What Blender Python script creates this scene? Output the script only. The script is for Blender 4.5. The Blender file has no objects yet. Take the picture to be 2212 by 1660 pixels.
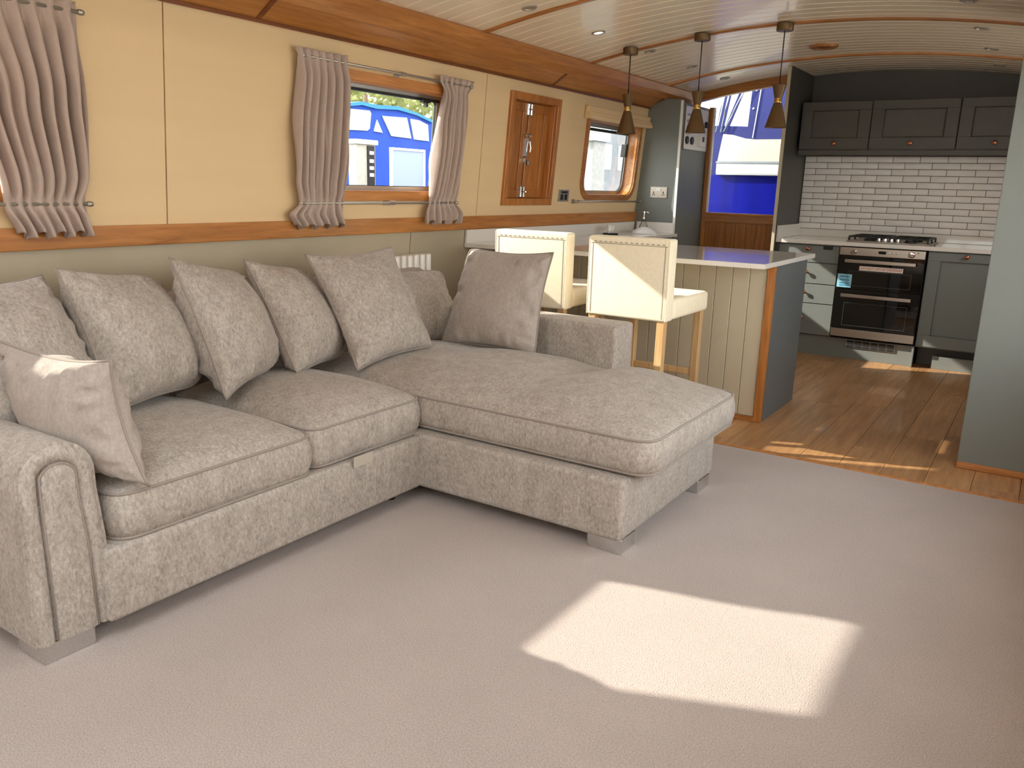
import bpy, bmesh, math, random
from mathutils import Vector, Matrix, noise
random.seed(7)
S = bpy.context.scene
COL = S.collection
PI = math.pi
# ------------------------------------------------------------------ camera, sky, sun, exposure
cam = bpy.data.cameras.new('camera'); camo = bpy.data.objects.new('camera', cam); COL.objects.link(camo)
cam.sensor_fit = 'HORIZONTAL'; cam.sensor_width = 36.0; cam.lens = 36.0 * 1754.35 / 2212.0
cam.clip_start = 0.02; cam.clip_end = 400
_p, _r, _y = math.radians(13.7219), math.radians(-1.5294), math.radians(33.1656)
_f = Vector((-math.sin(_y) * math.cos(_p), math.cos(_y) * math.cos(_p), -math.sin(_p)))
_rt = Vector((math.cos(_y), math.sin(_y), 0)); _dn = _f.cross(_rt)
_r2 = math.cos(_r) * _rt + math.sin(_r) * _dn; _d2 = -math.sin(_r) * _rt + math.cos(_r) * _dn
camo.matrix_world = Matrix(((_r2.x, -_d2.x, -_f.x, 0), (_r2.y, -_d2.y, -_f.y, 0), (_r2.z, -_d2.z, -_f.z, 1.25), (0, 0, 0, 1)))
S.camera = camo

SKY = 3.2; SUN = 5.4; EXPO = 0.88
W = bpy.data.worlds.new('sky'); S.world = W; W.use_nodes = True
nt = W.node_tree; nt.nodes.clear()
out = nt.nodes.new('ShaderNodeOutputWorld'); bg = nt.nodes.new('ShaderNodeBackground')
tc = nt.nodes.new('ShaderNodeTexCoord'); sx = nt.nodes.new('ShaderNodeSeparateXYZ'); cr = nt.nodes.new('ShaderNodeValToRGB')
nt.links.new(tc.outputs['Generated'], sx.inputs[0]); nt.links.new(sx.outputs['Z'], cr.inputs[0])
cr.color_ramp.elements[0].position = 0.0; cr.color_ramp.elements[0].color = (1.0, 0.955, 0.89, 1)
cr.color_ramp.elements[1].position = 1.0; cr.color_ramp.elements[1].color = (0.80, 0.86, 0.95, 1)
nt.links.new(cr.outputs[0], bg.inputs[0]); bg.inputs[1].default_value = SKY; nt.links.new(bg.outputs[0], out.inputs[0])
sun = bpy.data.lights.new('sun', 'SUN'); sun.energy = SUN; sun.angle = math.radians(0.7); sun.color = (1.0, 0.92, 0.80)
suno = bpy.data.objects.new('sun', sun); COL.objects.link(suno)
suno.rotation_euler = Vector((1.61, 0.70, -1.0)).to_track_quat('-Z', 'Y').to_euler()
S.view_settings.view_transform = 'Standard'; S.view_settings.look = 'None'
S.view_settings.gamma = 1.0; S.view_settings.use_curve_mapping = False; S.view_settings.exposure = EXPO
try:
    S.cycles.use_denoising = True; S.cycles.max_bounces = 14; S.cycles.diffuse_bounces = 7
    S.cycles.transparent_max_bounces = 16; S.cycles.sample_clamp_indirect = 6.0; S.cycles.blur_glossy = 0.6
except Exception: pass

# ------------------------------------------------------------------ materials
def L(r, g, b):
    f = lambda c: ((c / 255 + .055) / 1.055) ** 2.4 if c > 10 else c / 255 / 12.92
    return (f(r), f(g), f(b), 1)
class N:
    def __init__(s, name):
        s.m = bpy.data.materials.new(name); s.m.use_nodes = True; s.t = s.m.node_tree
        s.b = s.t.nodes['Principled BSDF']
    def n(s, kind, **kw):
        x = s.t.nodes.new(kind)
        for k, v in kw.items():
            if k in x.inputs.keys(): x.inputs[k].default_value = v
            else: setattr(x, k, v)
        return x
    def l(s, a, b): s.t.links.new(a, b)
def mat(name, col, rough=.5, metal=0, var=0, vscale=8, bump=0, bscale=200, coat=0, spec=.5, stretch=None, detail=4, sheen=0, transl=0):
    k = N(name); b = k.b
    b.inputs['Roughness'].default_value = rough; b.inputs['Metallic'].default_value = metal
    b.inputs['Base Color'].default_value = col; b.inputs['Coat Weight'].default_value = coat
    b.inputs['Specular IOR Level'].default_value = spec
    if sheen: b.inputs['Sheen Weight'].default_value = sheen; b.inputs['Sheen Roughness'].default_value = .4
    tc = k.n('ShaderNodeTexCoord'); mp = k.n('ShaderNodeMapping'); k.l(tc.outputs['Object'], mp.inputs[0])
    if stretch: mp.inputs['Scale'].default_value = stretch
    if var:
        nz = k.n('ShaderNodeTexNoise', Scale=vscale, Detail=detail, Roughness=.6); k.l(mp.outputs[0], nz.inputs['Vector'])
        r = k.n('ShaderNodeValToRGB'); k.l(nz.outputs[0], r.inputs[0])
        r.color_ramp.elements[0].position = .3; r.color_ramp.elements[1].position = .7
        r.color_ramp.elements[0].color = tuple(c * (1 - var) for c in col[:3]) + (1,)
        r.color_ramp.elements[1].color = tuple(min(1, c * (1 + var)) for c in col[:3]) + (1,)
        k.l(r.outputs[0], b.inputs['Base Color'])
    if bump:
        nz = k.n('ShaderNodeTexNoise', Scale=bscale, Detail=3); k.l(mp.outputs[0], nz.inputs['Vector'])
        bp = k.n('ShaderNodeBump', Strength=bump, Distance=.002); k.l(nz.outputs[0], bp.inputs['Height']); k.l(bp.outputs[0], b.inputs['Normal'])
    if transl:
        o = k.t.nodes['Material Output']; tr = k.n('ShaderNodeBsdfTranslucent'); tr.inputs[0].default_value = tuple(min(1, c * 1.3) for c in col[:3]) + (1,)
        mx = k.n('ShaderNodeMixShader'); mx.inputs[0].default_value = transl
        k.l(b.outputs[0], mx.inputs[1]); k.l(tr.outputs[0], mx.inputs[2]); k.l(mx.outputs[0], o.inputs[0])
    return k.m
def wood(name, c1, c2, axis='y', rough=.35, scale=1.0, coat=.15):
    k = N(name); b = k.b; b.inputs['Roughness'].default_value = rough; b.inputs['Coat Weight'].default_value = coat
    tc = k.n('ShaderNodeTexCoord'); mp = k.n('ShaderNodeMapping'); k.l(tc.outputs['Object'], mp.inputs[0])
    oi = k.n('ShaderNodeObjectInfo'); ad = k.n('ShaderNodeVectorMath', operation='ADD'); sc = k.n('ShaderNodeVectorMath', operation='SCALE')
    cb = k.n('ShaderNodeCombineXYZ'); 
    for i in range(3): k.l(oi.outputs['Random'], cb.inputs[i])
    k.l(cb.outputs[0], sc.inputs[0]); sc.inputs['Scale'].default_value = 37.0
    k.l(tc.outputs['Object'], ad.inputs[0]); k.l(sc.outputs[0], ad.inputs[1]); k.l(ad.outputs[0], mp.inputs[0])
    s = [14 * scale] * 3; s['xyz'.index(axis)] = 1.0 * scale; mp.inputs['Scale'].default_value = s
    nz = k.n('ShaderNodeTexNoise', Scale=3.0, Detail=8, Roughness=.65, Distortion=.6); k.l(mp.outputs[0], nz.inputs['Vector'])
    r = k.n('ShaderNodeValToRGB'); k.l(nz.outputs[0], r.inputs[0])
    r.color_ramp.elements[0].position = .3; r.color_ramp.elements[0].color = c2
    r.color_ramp.elements[1].position = .72; r.color_ramp.elements[1].color = c1
    hs = k.n('ShaderNodeHueSaturation'); k.l(r.outputs[0], hs.inputs['Color'])
    mr = k.n('ShaderNodeMapRange'); mr.inputs['To Min'].default_value = .82; mr.inputs['To Max'].default_value = 1.14
    k.l(oi.outputs['Random'], mr.inputs[0]); k.l(mr.outputs[0], hs.inputs['Value']); k.l(hs.outputs[0], b.inputs['Base Color'])
    bp = k.n('ShaderNodeBump', Strength=.12, Distance=.002); k.l(nz.outputs[0], bp.inputs['Height']); k.l(bp.outputs[0], b.inputs['Normal'])
    return k.m
def glass(name, tint=(1, 1, 1, 1), fac=.06, rough=.0):
    k = N(name); t = k.t; t.nodes.remove(k.b); o = t.nodes['Material Output']
    tr = k.n('ShaderNodeBsdfTransparent'); tr.inputs[0].default_value = tint
    gl = k.n('ShaderNodeBsdfGlossy'); gl.inputs['Roughness'].default_value = rough
    lw = k.n('ShaderNodeLayerWeight', Blend=.15); mx = k.n('ShaderNodeMixShader')
    mm = k.n('ShaderNodeMath', operation='MULTIPLY'); k.l(lw.outputs['Fresnel'], mm.inputs[0]); mm.inputs[1].default_value = fac * 10
    mm.use_clamp = True
    k.l(mm.outputs[0], mx.inputs[0]); k.l(tr.outputs[0], mx.inputs[1]); k.l(gl.outputs[0], mx.inputs[2]); k.l(mx.outputs[0], o.inputs[0])
    return k.m
def carpet_mat():
    k = N('carpet_pile'); b = k.b; b.inputs['Roughness'].default_value = .95; b.inputs['Specular IOR Level'].default_value = .1
    b.inputs['Sheen Weight'].default_value = .25
    tc = k.n('ShaderNodeTexCoord')
    n1 = k.n('ShaderNodeTexNoise', Scale=260, Detail=3); n2 = k.n('ShaderNodeTexNoise', Scale=2.2, Detail=3)
    for n_ in (n1, n2): k.l(tc.outputs['Object'], n_.inputs['Vector'])
    r = k.n('ShaderNodeValToRGB'); k.l(n1.outputs[0], r.inputs[0]); r.color_ramp.elements[0].position = .3; r.color_ramp.elements[1].position = .7
    r.color_ramp.elements[0].color = L(152, 139, 132); r.color_ramp.elements[1].color = L(190, 176, 168)
    mx = k.n('ShaderNodeMix', data_type='RGBA', blend_type='MULTIPLY'); mx.inputs[0].default_value = .25
    r2 = k.n('ShaderNodeValToRGB'); k.l(n2.outputs[0], r2.inputs[0]); r2.color_ramp.elements[0].color = (.7, .7, .7, 1); r2.color_ramp.elements[0].position = .35; r2.color_ramp.elements[1].position = .65
    k.l(r.outputs[0], mx.inputs[6]); k.l(r2.outputs[0], mx.inputs[7]); k.l(mx.outputs[2], b.inputs['Base Color'])
    bp = k.n('ShaderNodeBump', Strength=.9, Distance=.004); k.l(n1.outputs[0], bp.inputs['Height']); k.l(bp.outputs[0], b.inputs['Normal'])
    return k.m
def sofa_mat(name, c_lo, c_hi):
    k = N(name); b = k.b; b.inputs['Roughness'].default_value = .85; b.inputs['Specular IOR Level'].default_value = .2
    b.inputs['Sheen Weight'].default_value = .15; b.inputs['Sheen Roughness'].default_value = .35
    tc = k.n('ShaderNodeTexCoord'); mp = k.n('ShaderNodeMapping'); mp.inputs['Scale'].default_value = (1, 1, .55); k.l(tc.outputs['Object'], mp.inputs[0])
    n1 = k.n('ShaderNodeTexNoise', Scale=110, Detail=7, Roughness=.8, Distortion=.5); k.l(mp.outputs[0], n1.inputs['Vector'])
    n2 = k.n('ShaderNodeTexNoise', Scale=22, Detail=4); k.l(mp.outputs[0], n2.inputs['Vector'])
    ma = k.n('ShaderNodeMath', operation='MULTIPLY_ADD'); k.l(n2.outputs[0], ma.inputs[0]); ma.inputs[1].default_value = .22; k.l(n1.outputs[0], ma.inputs[2])
    r = k.n('ShaderNodeValToRGB'); k.l(ma.outputs[0], r.inputs[0]); r.color_ramp.elements[0].position = .42; r.color_ramp.elements[1].position = .80
    r.color_ramp.elements[0].color = c_lo; r.color_ramp.elements[1].color = c_hi; k.l(r.outputs[0], b.inputs['Base Color'])
    n3 = k.n('ShaderNodeTexNoise', Scale=420, Detail=2); k.l(tc.outputs['Object'], n3.inputs['Vector'])
    n4 = k.n('ShaderNodeTexNoise', Scale=11, Detail=2, Distortion=1.5); k.l(mp.outputs[0], n4.inputs['Vector'])
    b1 = k.n('ShaderNodeBump', Strength=.35, Distance=.0015); k.l(n3.outputs[0], b1.inputs['Height'])
    b2 = k.n('ShaderNodeBump', Strength=.35, Distance=.012); k.l(n4.outputs[0], b2.inputs['Height']); k.l(b1.outputs[0], b2.inputs['Normal'])
    k.l(b2.outputs[0], b.inputs['Normal']); return k.m
M = dict(
    cream=mat('cream_wall_panel', L(220, 193, 150), .55, var=.03, vscale=3, bump=.15, bscale=60, stretch=(1, .15, 3)),
    lower=mat('stone_grey_lining', L(172, 161, 140), .5, var=.03),
    ceil=mat('cream_ceiling_board', L(240, 226, 203), .28, var=.03, vscale=4, coat=.25),
    ceilgap=mat('ceiling_joint', L(150, 132, 104), .6),
    oak=wood('oak_long', L(200, 136, 72), L(152, 94, 42), 'y'),
    oakx=wood('oak_cross', L(194, 130, 68), L(146, 90, 42), 'x'),
    oakz=wood('oak_upright', L(190, 124, 60), L(140, 84, 36), 'z'),
    oakdark=wood('oak_dark_bead', L(140, 78, 34), L(92, 46, 18), 'y'),
    floorwood=wood('floor_plank_oak', L(192, 146, 98), L(146, 104, 66), 'y', rough=.4, scale=.8, coat=.2),
    leg=wood('pale_oak_leg', L(222, 188, 140), L(190, 148, 98), 'z'),
    slate=mat('slate_grey_paint', L(73, 72, 69), .45, var=.02),
    unit=mat('grey_paint', L(116, 121, 118), .45, var=.02),
    island=mat('stone_cladding_paint', L(188, 177, 154), .45, var=.02),
    islgrey=mat('dark_grey_end_panel', L(92, 97, 100), .45, var=.02),
    quartz=mat('white_quartz', L(226, 222, 216), .12, var=.02, vscale=60, coat=.5),
    tile=mat('white_glazed_tile', L(236, 232, 229), .28, coat=.15, bump=.05, bscale=14),
    grout=mat('dark_grout', L(84, 76, 72), .9),
    steel=mat('brushed_steel', L(178, 168, 158), .3, 1, var=.05, vscale=30, stretch=(.1, 4, 4)),
    chrome=mat('chrome', L(220, 220, 220), .08, 1),
    nickel=mat('aged_nickel', L(176, 170, 160), .38, .7),
    copper=mat('copper', L(190, 122, 92), .3, 1),
    bronze=mat('bronze_shade', L(108, 84, 56), .42, .55, var=.1),
    brass=mat('brass', L(188, 150, 84), .25, 1),
    black=mat('black_iron', L(22, 22, 22), .45),
    blackglass=mat('black_oven_glass', L(6, 6, 8), .05, coat=1),
    ovenline=mat('dim_door_line', L(52, 52, 52), .4), clearp=mat('hazy_clear_panel', L(158, 163, 162), .4, var=.22, vscale=2.5),
    dark=mat('dark_void', L(24, 22, 20), .8),
    white=mat('white_enamel', L(232, 230, 226), .3),
    plastic=mat('white_plastic', L(236, 234, 230), .4),
    linen=mat('cream_linen', L(240, 229, 204), .9, var=.05, vscale=60, bump=.4, bscale=300, sheen=.2),
    stitch=mat('grey_stitching', L(150, 146, 134), .9),
    sofa=sofa_mat('greige_chenille', L(126, 118, 111), L(190, 181, 173)),
    pipe=mat('greige_piping', L(142, 131, 123), .85, sheen=.3),
    velvet=sofa_mat('smooth_greige_velvet', L(148, 139, 132), L(176, 166, 159)),
    curtain=mat('mauve_taupe_cotton', L(186, 168, 158), .9, var=.04, vscale=40, bump=.2, bscale=400, sheen=.15, transl=.12),
    carpet=carpet_mat(),
    glass=glass('window_glass', (.97, .985, .98, 1), .03), vinyl=glass('clear_vinyl', (.92, .95, .97, 1), .12, .08),
    bottle=glass('clear_bottle', (.9, .93, .92, 1), .2, .02),
    alu=mat('aluminium', L(170, 170, 168), .35, .9), rubber=mat('black_rubber', L(16, 16, 16), .7),
    quay=mat('pale_concrete', L(214, 208, 196), .9, var=.08),
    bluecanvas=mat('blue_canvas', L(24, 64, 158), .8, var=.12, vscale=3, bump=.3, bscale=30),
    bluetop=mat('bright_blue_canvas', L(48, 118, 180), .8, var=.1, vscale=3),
    navy=mat('navy_canvas', L(6, 19, 88), .75, var=.1, vscale=4),
    hull=mat('blue_hull_gloss', L(2, 11, 118), .4, coat=.05, spec=.15, var=.2, vscale=2, stretch=(6, 6, .4)),
    gel=mat('cream_gelcoat', L(182, 176, 156), .25, coat=.4), gelw=mat('white_gelcoat', L(190, 190, 188), .25, coat=.4),
    post=mat('weathered_grey_post', L(172, 170, 164), .7, var=.15, vscale=20), postw=mat('white_cap', L(240, 240, 238), .5),
    leaf=mat('yellow_green_leaf', L(122, 126, 74), .7, var=.35, vscale=2, transl=.3), bark=mat('bark', L(110, 92, 74), .9, var=.2),
    water=mat('harbour_water', L(70, 90, 92), .12, bump=.4, bscale=3), bank=mat('bank', L(126, 132, 84), .9, var=.2),
    greyboat=mat('grey_boat_paint', L(120, 126, 132), .5, var=.15), brick=mat('far_brick', L(150, 120, 100), .9, var=.2, vscale=10),
    red=mat('red_print', L(196, 60, 50), .6), label=mat('paper_label', L(236, 222, 214), .6), blue=mat('pale_blue_label', L(150, 206, 226), .5), bluedk=mat('blue_print', L(60, 140, 170), .6),
    mesh=mat('screen_mesh', L(150, 165, 205), .5), lens=mat('frosted_lens', L(150, 140, 124), .3), tagm=mat('satin_tag', L(176, 168, 156), .4),
)
k = N('lit_lens'); k.b.inputs['Emission Color'].default_value = (1, .9, .75, 1); k.b.inputs['Emission Strength'].default_value = 3; M['litlens'] = k.m

# ------------------------------------------------------------------ mesh helpers
def box(bm, x0, x1, y0, y1, z0, z1, bev=0, seg=2, fn=None):
    b2 = bmesh.new()
    v = [b2.verts.new((x, y, z)) for z in (z0, z1) for y in (y0, y1) for x in (x0, x1)]
    for f in ((0, 2, 3, 1), (4, 5, 7, 6), (0, 1, 5, 4), (2, 6, 7, 3), (0, 4, 6, 2), (1, 3, 7, 5)): b2.faces.new([v[i] for i in f])
    if bev: bmesh.ops.bevel(b2, geom=list(b2.edges), offset=bev, segments=seg, affect='EDGES', profile=.6)
    if fn:
        for q in b2.verts: q.co = Vector(fn(*q.co))
    merge(bm, b2)
def merge(bm, b2):
    me = bpy.data.meshes.new('t'); b2.to_mesh(me); b2.free(); bm.from_mesh(me); bpy.data.meshes.remove(me)
def B(*a, **k):
    bm = bmesh.new(); box(bm, *a, **k); return bm
def tube(bm, pts, r, n=8, closed=False, caps=True):
    pts = [Vector(p) for p in pts]; m = len(pts); rings = []; up = None
    for i, p in enumerate(pts):
        a = pts[(i - 1) % m] if (i > 0 or closed) else p; b = pts[(i + 1) % m] if (i < m - 1 or closed) else p
        t = (b - a).normalized()
        if up is None: up = Vector((0, 0, 1)) if abs(t.z) < .9 else Vector((1, 0, 0))
        s = t.cross(up).normalized(); up = s.cross(t).normalized()
        rr = r[i] if isinstance(r, (list, tuple)) else r
        rings.append([bm.verts.new(p + rr * (math.cos(2 * PI * j / n) * s + math.sin(2 * PI * j / n) * up)) for j in range(n)])
    for i in range(m if closed else m - 1):
        A, Bq = rings[i], rings[(i + 1) % m]
        for j in range(n): bm.faces.new((A[j], A[(j + 1) % n], Bq[(j + 1) % n], Bq[j]))
    if caps and not closed: bm.faces.new(rings[0][::-1]); bm.faces.new(rings[-1])
    return bm
def T(pts, r, n=8, closed=False): return tube(bmesh.new(), pts, r, n, closed)
def lathe(bm, prof, c, axis='z', n=24):
    rings = []
    for r, h in prof:
        ring = []
        for j in range(n):
            a = 2 * PI * j / n; p = (r * math.cos(a), r * math.sin(a), h)
            if axis == 'y': p = (p[0], p[2], p[1])
            if axis == 'x': p = (p[2], p[0], p[1])
            ring.append(bm.verts.new(Vector(c) + Vector(p)))
        rings.append(ring)
    for A, Bq in zip(rings, rings[1:]):
        for j in range(n): bm.faces.new((A[j], A[(j + 1) % n], Bq[(j + 1) % n], Bq[j]))
    if prof[0][0] > 1e-5: bm.faces.new(rings[0][::-1])
    if prof[-1][0] > 1e-5: bm.faces.new(rings[-1])
    bmesh.ops.remove_doubles(bm, verts=bm.verts, dist=1e-6)
    return bm
def LA(prof, c, axis='z', n=24): return lathe(bmesh.new(), prof, c, axis, n)
def prism(bm, poly, d0, d1, axis='x'):
    def P(a, b, d): return {'x': (d, a, b), 'y': (a, d, b), 'z': (a, b, d)}[axis]
    A = [bm.verts.new(P(a, b, d0)) for a, b in poly]; C_ = [bm.verts.new(P(a, b, d1)) for a, b in poly]
    bm.faces.new(A); bm.faces.new(C_[::-1]); n = len(poly)
    for i in range(n): bm.faces.new((A[i], C_[i], C_[(i + 1) % n], A[(i + 1) % n]))
    return bm
def PR(poly, d0, d1, axis='x'): return prism(bmesh.new(), poly, d0, d1, axis)
def rect_ring(bm, ya, yb, za, zb, w, x0, x1, fn=None):   # frame of four rails in a y-z plane
    for a in ((ya, yb, zb - w, zb), (ya, yb, za, za + w), (ya, ya + w, za + w, zb - w), (yb - w, yb, za + w, zb - w)):
        box(bm, x0, x1, *a, bev=.002, seg=1, fn=fn)
def rootloc(o):
    while o.parent: o = o.parent
    return o.location
def obj(name, bm, m, parent=None, smooth=False, loc=None):
    me = bpy.data.meshes.new(name); bmesh.ops.recalc_face_normals(bm, faces=bm.faces)
    o = bpy.data.objects.new(name, me); COL.objects.link(o)
    if parent: off = rootloc(parent)
    else: off = Vector(loc) if loc else Vector((0, 0, 0)); o.location = off
    for v in bm.verts: v.co -= off
    bm.to_mesh(me); bm.free()
    if smooth:
        for p in me.polygons: p.use_smooth = True
        if smooth != True: me.set_sharp_from_angle(angle=math.radians(smooth))
    me.materials.append(m if not isinstance(m, str) else M[m])
    if parent: o.parent = parent
    return o
def tag(o, label=None, cat=None, group=None, kind=None):
    if label: o['label'] = label
    if cat: o['category'] = cat
    if group: o['group'] = group
    if kind: o['kind'] = kind
    return o
def thing(name, loc, label, cat, group=None, rz=0):
    o = bpy.data.objects.new(name, None); COL.objects.link(o); o.empty_display_size = .05
    o.location = loc; o.rotation_euler.z = rz
    return tag(o, label, cat, group)
def struct(name, bm, m, label, smooth=False, loc=None):
    return tag(obj(name, bm, m, None, smooth, loc), label, None, None, 'structure')
def copy_tree(o, parent=None):
    c = o.copy(); COL.objects.link(c)
    if parent: c.parent = parent; c.matrix_parent_inverse = o.matrix_parent_inverse
    for ch in list(o.children): copy_tree(ch, c)
    return c
XW, LEAN = -3.02, .085
def wx(z, off=0): return XW + LEAN * (z - 1.05) + off
def wfn(off=0): return lambda x, y, z: (wx(z) + x, y, z)     # boxes given with x = distance into the room
def ceilz(X): return 2.207 - .078 * (X + 1.4) ** 2
YB = 7.28     # tiled back wall
YD = 7.05     # door bulkhead
RW = .24      # right wall

# ------------------------------------------------------------------ floor and carpet
fl = struct('floor', B(-3.2, RW + .1, 3.86, 7.3, -.08, -.012), 'dark', 'oak plank floor of the galley, sunlit in streaks beside the carpet edge')
rnd = random.Random(3)
pl_mesh = {}
x = -2.0
col = 0
while x < RW:
    y = 3.895 - rnd.choice((.0, .45, .8, 1.1)) ; w = .185
    while y < 7.25:
        y0, y1 = max(y, 3.905), min(y + 1.22, 7.27)
        if y1 - y0 > .05: obj('floor_plank', B(x + .0008, x + w - .0008, y0 + .0008, y1 - .0008, -.012, -.001, bev=.0012, seg=1), 'floorwood', fl)
        y += 1.22
    x += w; col += 1
cp = struct('carpet', B(-3.2, RW + .1, -2.6, 3.89, -.08, 0.0), 'carpet', 'mauve grey fitted carpet with a bright patch of sun')
struct('trim_1', B(-1.9, RW, 3.885, 3.91, -.002, .004, bev=.001), 'oak', 'thin oak threshold strip between carpet and plank floor')

# ------------------------------------------------------------------ left wall, with openings
HOLES = [(.64, 1.47, 1.19, 1.735), (2.88, 3.835, 1.19, 1.735), (4.455, 4.985, 1.16, 1.79), (5.47, 6.33, 1.195, 1.735)]
def wall_cells(bm, ya, yb, za, zb, x0, x1, holes):
    ys = sorted({ya, yb} | {q for h in holes for q in h[:2] if ya < q < yb}); zs = sorted({za, zb} | {q for h in holes for q in h[2:] if za < q < zb})
    for i in range(len(ys) - 1):
        for j in range(len(zs) - 1):
            cy, cz = (ys[i] + ys[i + 1]) / 2, (zs[j] + zs[j + 1]) / 2
            if any(h[0] < cy < h[1] and h[2] < cz < h[3] for h in holes): continue
            box(bm, x0, x1, ys[i], ys[i + 1], zs[j], zs[j + 1], fn=wfn())
bm = bmesh.new(); wall_cells(bm, -2.6, 7.4, -.1, 2.1, -.10, -.012, HOLES)
wl = struct('wall_left', bm, 'ceilgap', 'left cabin side, cream panels above an oak rail and stone grey lining below')
for a, b in ((-2.6, 2.027), (2.033, 4.157), (4.163, 6.452)):
    bm = bmesh.new(); wall_cells(bm, a, b, 1.02, 1.93, -.014, 0, HOLES); obj('panel', bm, 'cream', wl)
for a, b in ((-2.6, 1.2), (1.206, 3.55), (3.556, 7.0)):
    obj('lining_panel', B(-.014, -.002, a, b, .01, 1.0, fn=wfn()), 'lower', wl)
bm = bmesh.new(); box(bm, 0, .022, -2.6, 6.452, .983, 1.063, bev=.004, fn=wfn())
struct('trim_2', bm, 'oak', 'long oak rail running along the left wall below the windows')
# oak coving between wall and ceiling
cv = struct('trim_3', PR([(-2.953, 1.895), (-2.945, 1.895), (-2.80, 1.985), (-2.77, 2.02), (-2.77, 2.06), (-2.953, 2.06)], -2.6, 7.06, 'y'), 'oak', 'broad oak coving board along the left edge of the ceiling')
obj('bead', PR([(-2.955, 1.893), (-2.93, 1.888), (-2.925, 1.902), (-2.945, 1.91)], -2.6, 7.05, 'y'), 'oakdark', cv)
obj('upper_strip', PR([(-2.815, 1.972), (-2.80, 1.962), (-2.765, 2.0), (-2.745, 2.05), (-2.77, 2.07), (-2.79, 2.0)], -2.6, 7.05, 'y'), 'oak', cv)
for yb in (.06, 2.45, 4.87): obj('cross_bead', PR([(-2.94, 1.895), (-2.80, 1.978), (-2.80, 1.99), (-2.94, 1.907)], yb, yb + .025, 'y'), 'oakdark', cv)

# ------------------------------------------------------------------ ceiling
def arc(bm, x0, x1, y0, y1, off0, off1, n=24, chamfer=0):
    rows = []
    for i in range(n + 1):
        X = x0 + (x1 - x0) * i / n; z = ceilz(X)
        rows.append([bm.verts.new((X, y0 + chamfer, z + off0)), bm.verts.new((X, y1 - chamfer, z + off0)), bm.verts.new((X, y1, z + off0 + chamfer)), bm.verts.new((X, y1, z + off1)), bm.verts.new((X, y0, z + off1)), bm.verts.new((X, y0, z + off0 + chamfer))])
    for a, b in zip(rows, rows[1:]):
        for j in range(6): bm.faces.new((a[j], a[(j + 1) % 6], b[(j + 1) % 6], b[j]))
    bm.faces.new(rows[0]); bm.faces.new(rows[-1][::-1]); return bm
bm = arc(bmesh.new(), -2.95, RW + .1, .80, 7.4, .009, .06); arc(bm, -2.95, RW + .1, -2.6, -1.5, .009, .06)
arc(bm, -2.95, -1.85, -1.5, .80, .009, .06); arc(bm, -.45, RW + .1, -1.5, .80, .009, .06)
ce = struct('ceiling', bm, 'ceilgap', 'arched cream ceiling of narrow matchboards crossed by thin oak battens', 40)
RIBS = [-1.0, .21, 1.42, 2.64, 3.86, 5.085, 6.375]
for a, b in zip(RIBS[2:], RIBS[3:] + [7.28]):
    n = round((b - a) / .111)
    for i in range(n):
        y0 = a + (b - a) * i / n; y1 = a + (b - a) * (i + 1) / n
        obj('board', arc(bmesh.new(), -2.80, RW + .05, y0 + .0012, y1 - .0012, 0, .012, 20, .006), 'ceil', ce, 35)
for a in ((-2.80, -1.85, -2.6, 1.415), (-.45, RW + .05, -2.6, 1.415), (-1.85, -.45, -2.6, -1.5), (-1.85, -.45, .80, 1.415)): obj('plain_board', arc(bmesh.new(), a[0], a[1], a[2], a[3], 0, .012, 20), 'ceil', ce, 35)
# roof lantern added out of view to bring in overhead fill light
bm = bmesh.new()
for a in ((-1.90, -1.84, -1.56, .84), (-.46, -.40, -1.56, .84), (-1.84, -.46, -1.56, -1.5), (-1.84, -.46, .78, .84)): box(bm, a[0], a[1], a[2], a[3], 2.09, 2.30)
lan = struct('window_8', bm, 'ceil', 'added glazed roof lantern above the camera, lets in fill light')
obj('pane', B(-1.84, -.46, -1.5, .78, 2.27, 2.276), 'glass', lan)
for i, yb in enumerate(RIBS):
    if i < 2: continue
    struct('trim_%d' % (4 + i), arc(bmesh.new(), -2.765, RW + .02, yb - .016, yb + .016, -.012, .004, 24, .004), 'oakx', ['curved oak ceiling batten behind the camera', 'curved oak ceiling batten above the camera', 'curved oak ceiling batten nearest the camera', 'curved oak ceiling batten over the middle of the sofa', 'curved oak ceiling batten in front of the bar stools', 'curved oak ceiling batten that carries the three pendant lamps', 'curved oak ceiling batten nearest the dark wall cabinets'][i], 40)

# ------------------------------------------------------------------ right wall, rear wall (behind the camera) with added windows and doors for fill light
RH = [(-1.6, -.2, 1.0, 1.8), (.25, 1.35, 1.0, 1.8), (1.75, 4.1, .6, 1.8), (5.0, 6.2, 1.0, 1.8)]  # unseen window openings, added to let sky light in from the right
bm = bmesh.new()
ys = sorted({-2.6, 7.4} | {q for h in RH for q in h[:2]}); zs = [-.1, .6, 1.0, 1.8, 2.2]
for i in range(len(ys) - 1):
    for j in range(4):
        cy, cz = (ys[i] + ys[i + 1]) / 2, (zs[j] + zs[j + 1]) / 2
        if any(h[0] < cy < h[1] and h[2] < cz < h[3] for h in RH): continue
        box(bm, RW, RW + .08, ys[i], ys[i + 1], zs[j], zs[j + 1])
struct('wall_right', bm, 'cream', 'right cabin side behind the tall grey panel')
for i, h in enumerate(RH):
    bm = bmesh.new(); rect_ring(bm, h[0] - .02, h[1] + .02, h[2] - .02, h[3] + .02, .04, RW - .01, RW + .06)
    o = struct('window_%d' % (4 + i), bm, 'oakz', 'added oak framed window in the right cabin side, lets in fill light'); obj('pane', B(RW + .04, RW + .045, *h), 'glass', o)
bm = bmesh.new()
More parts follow.
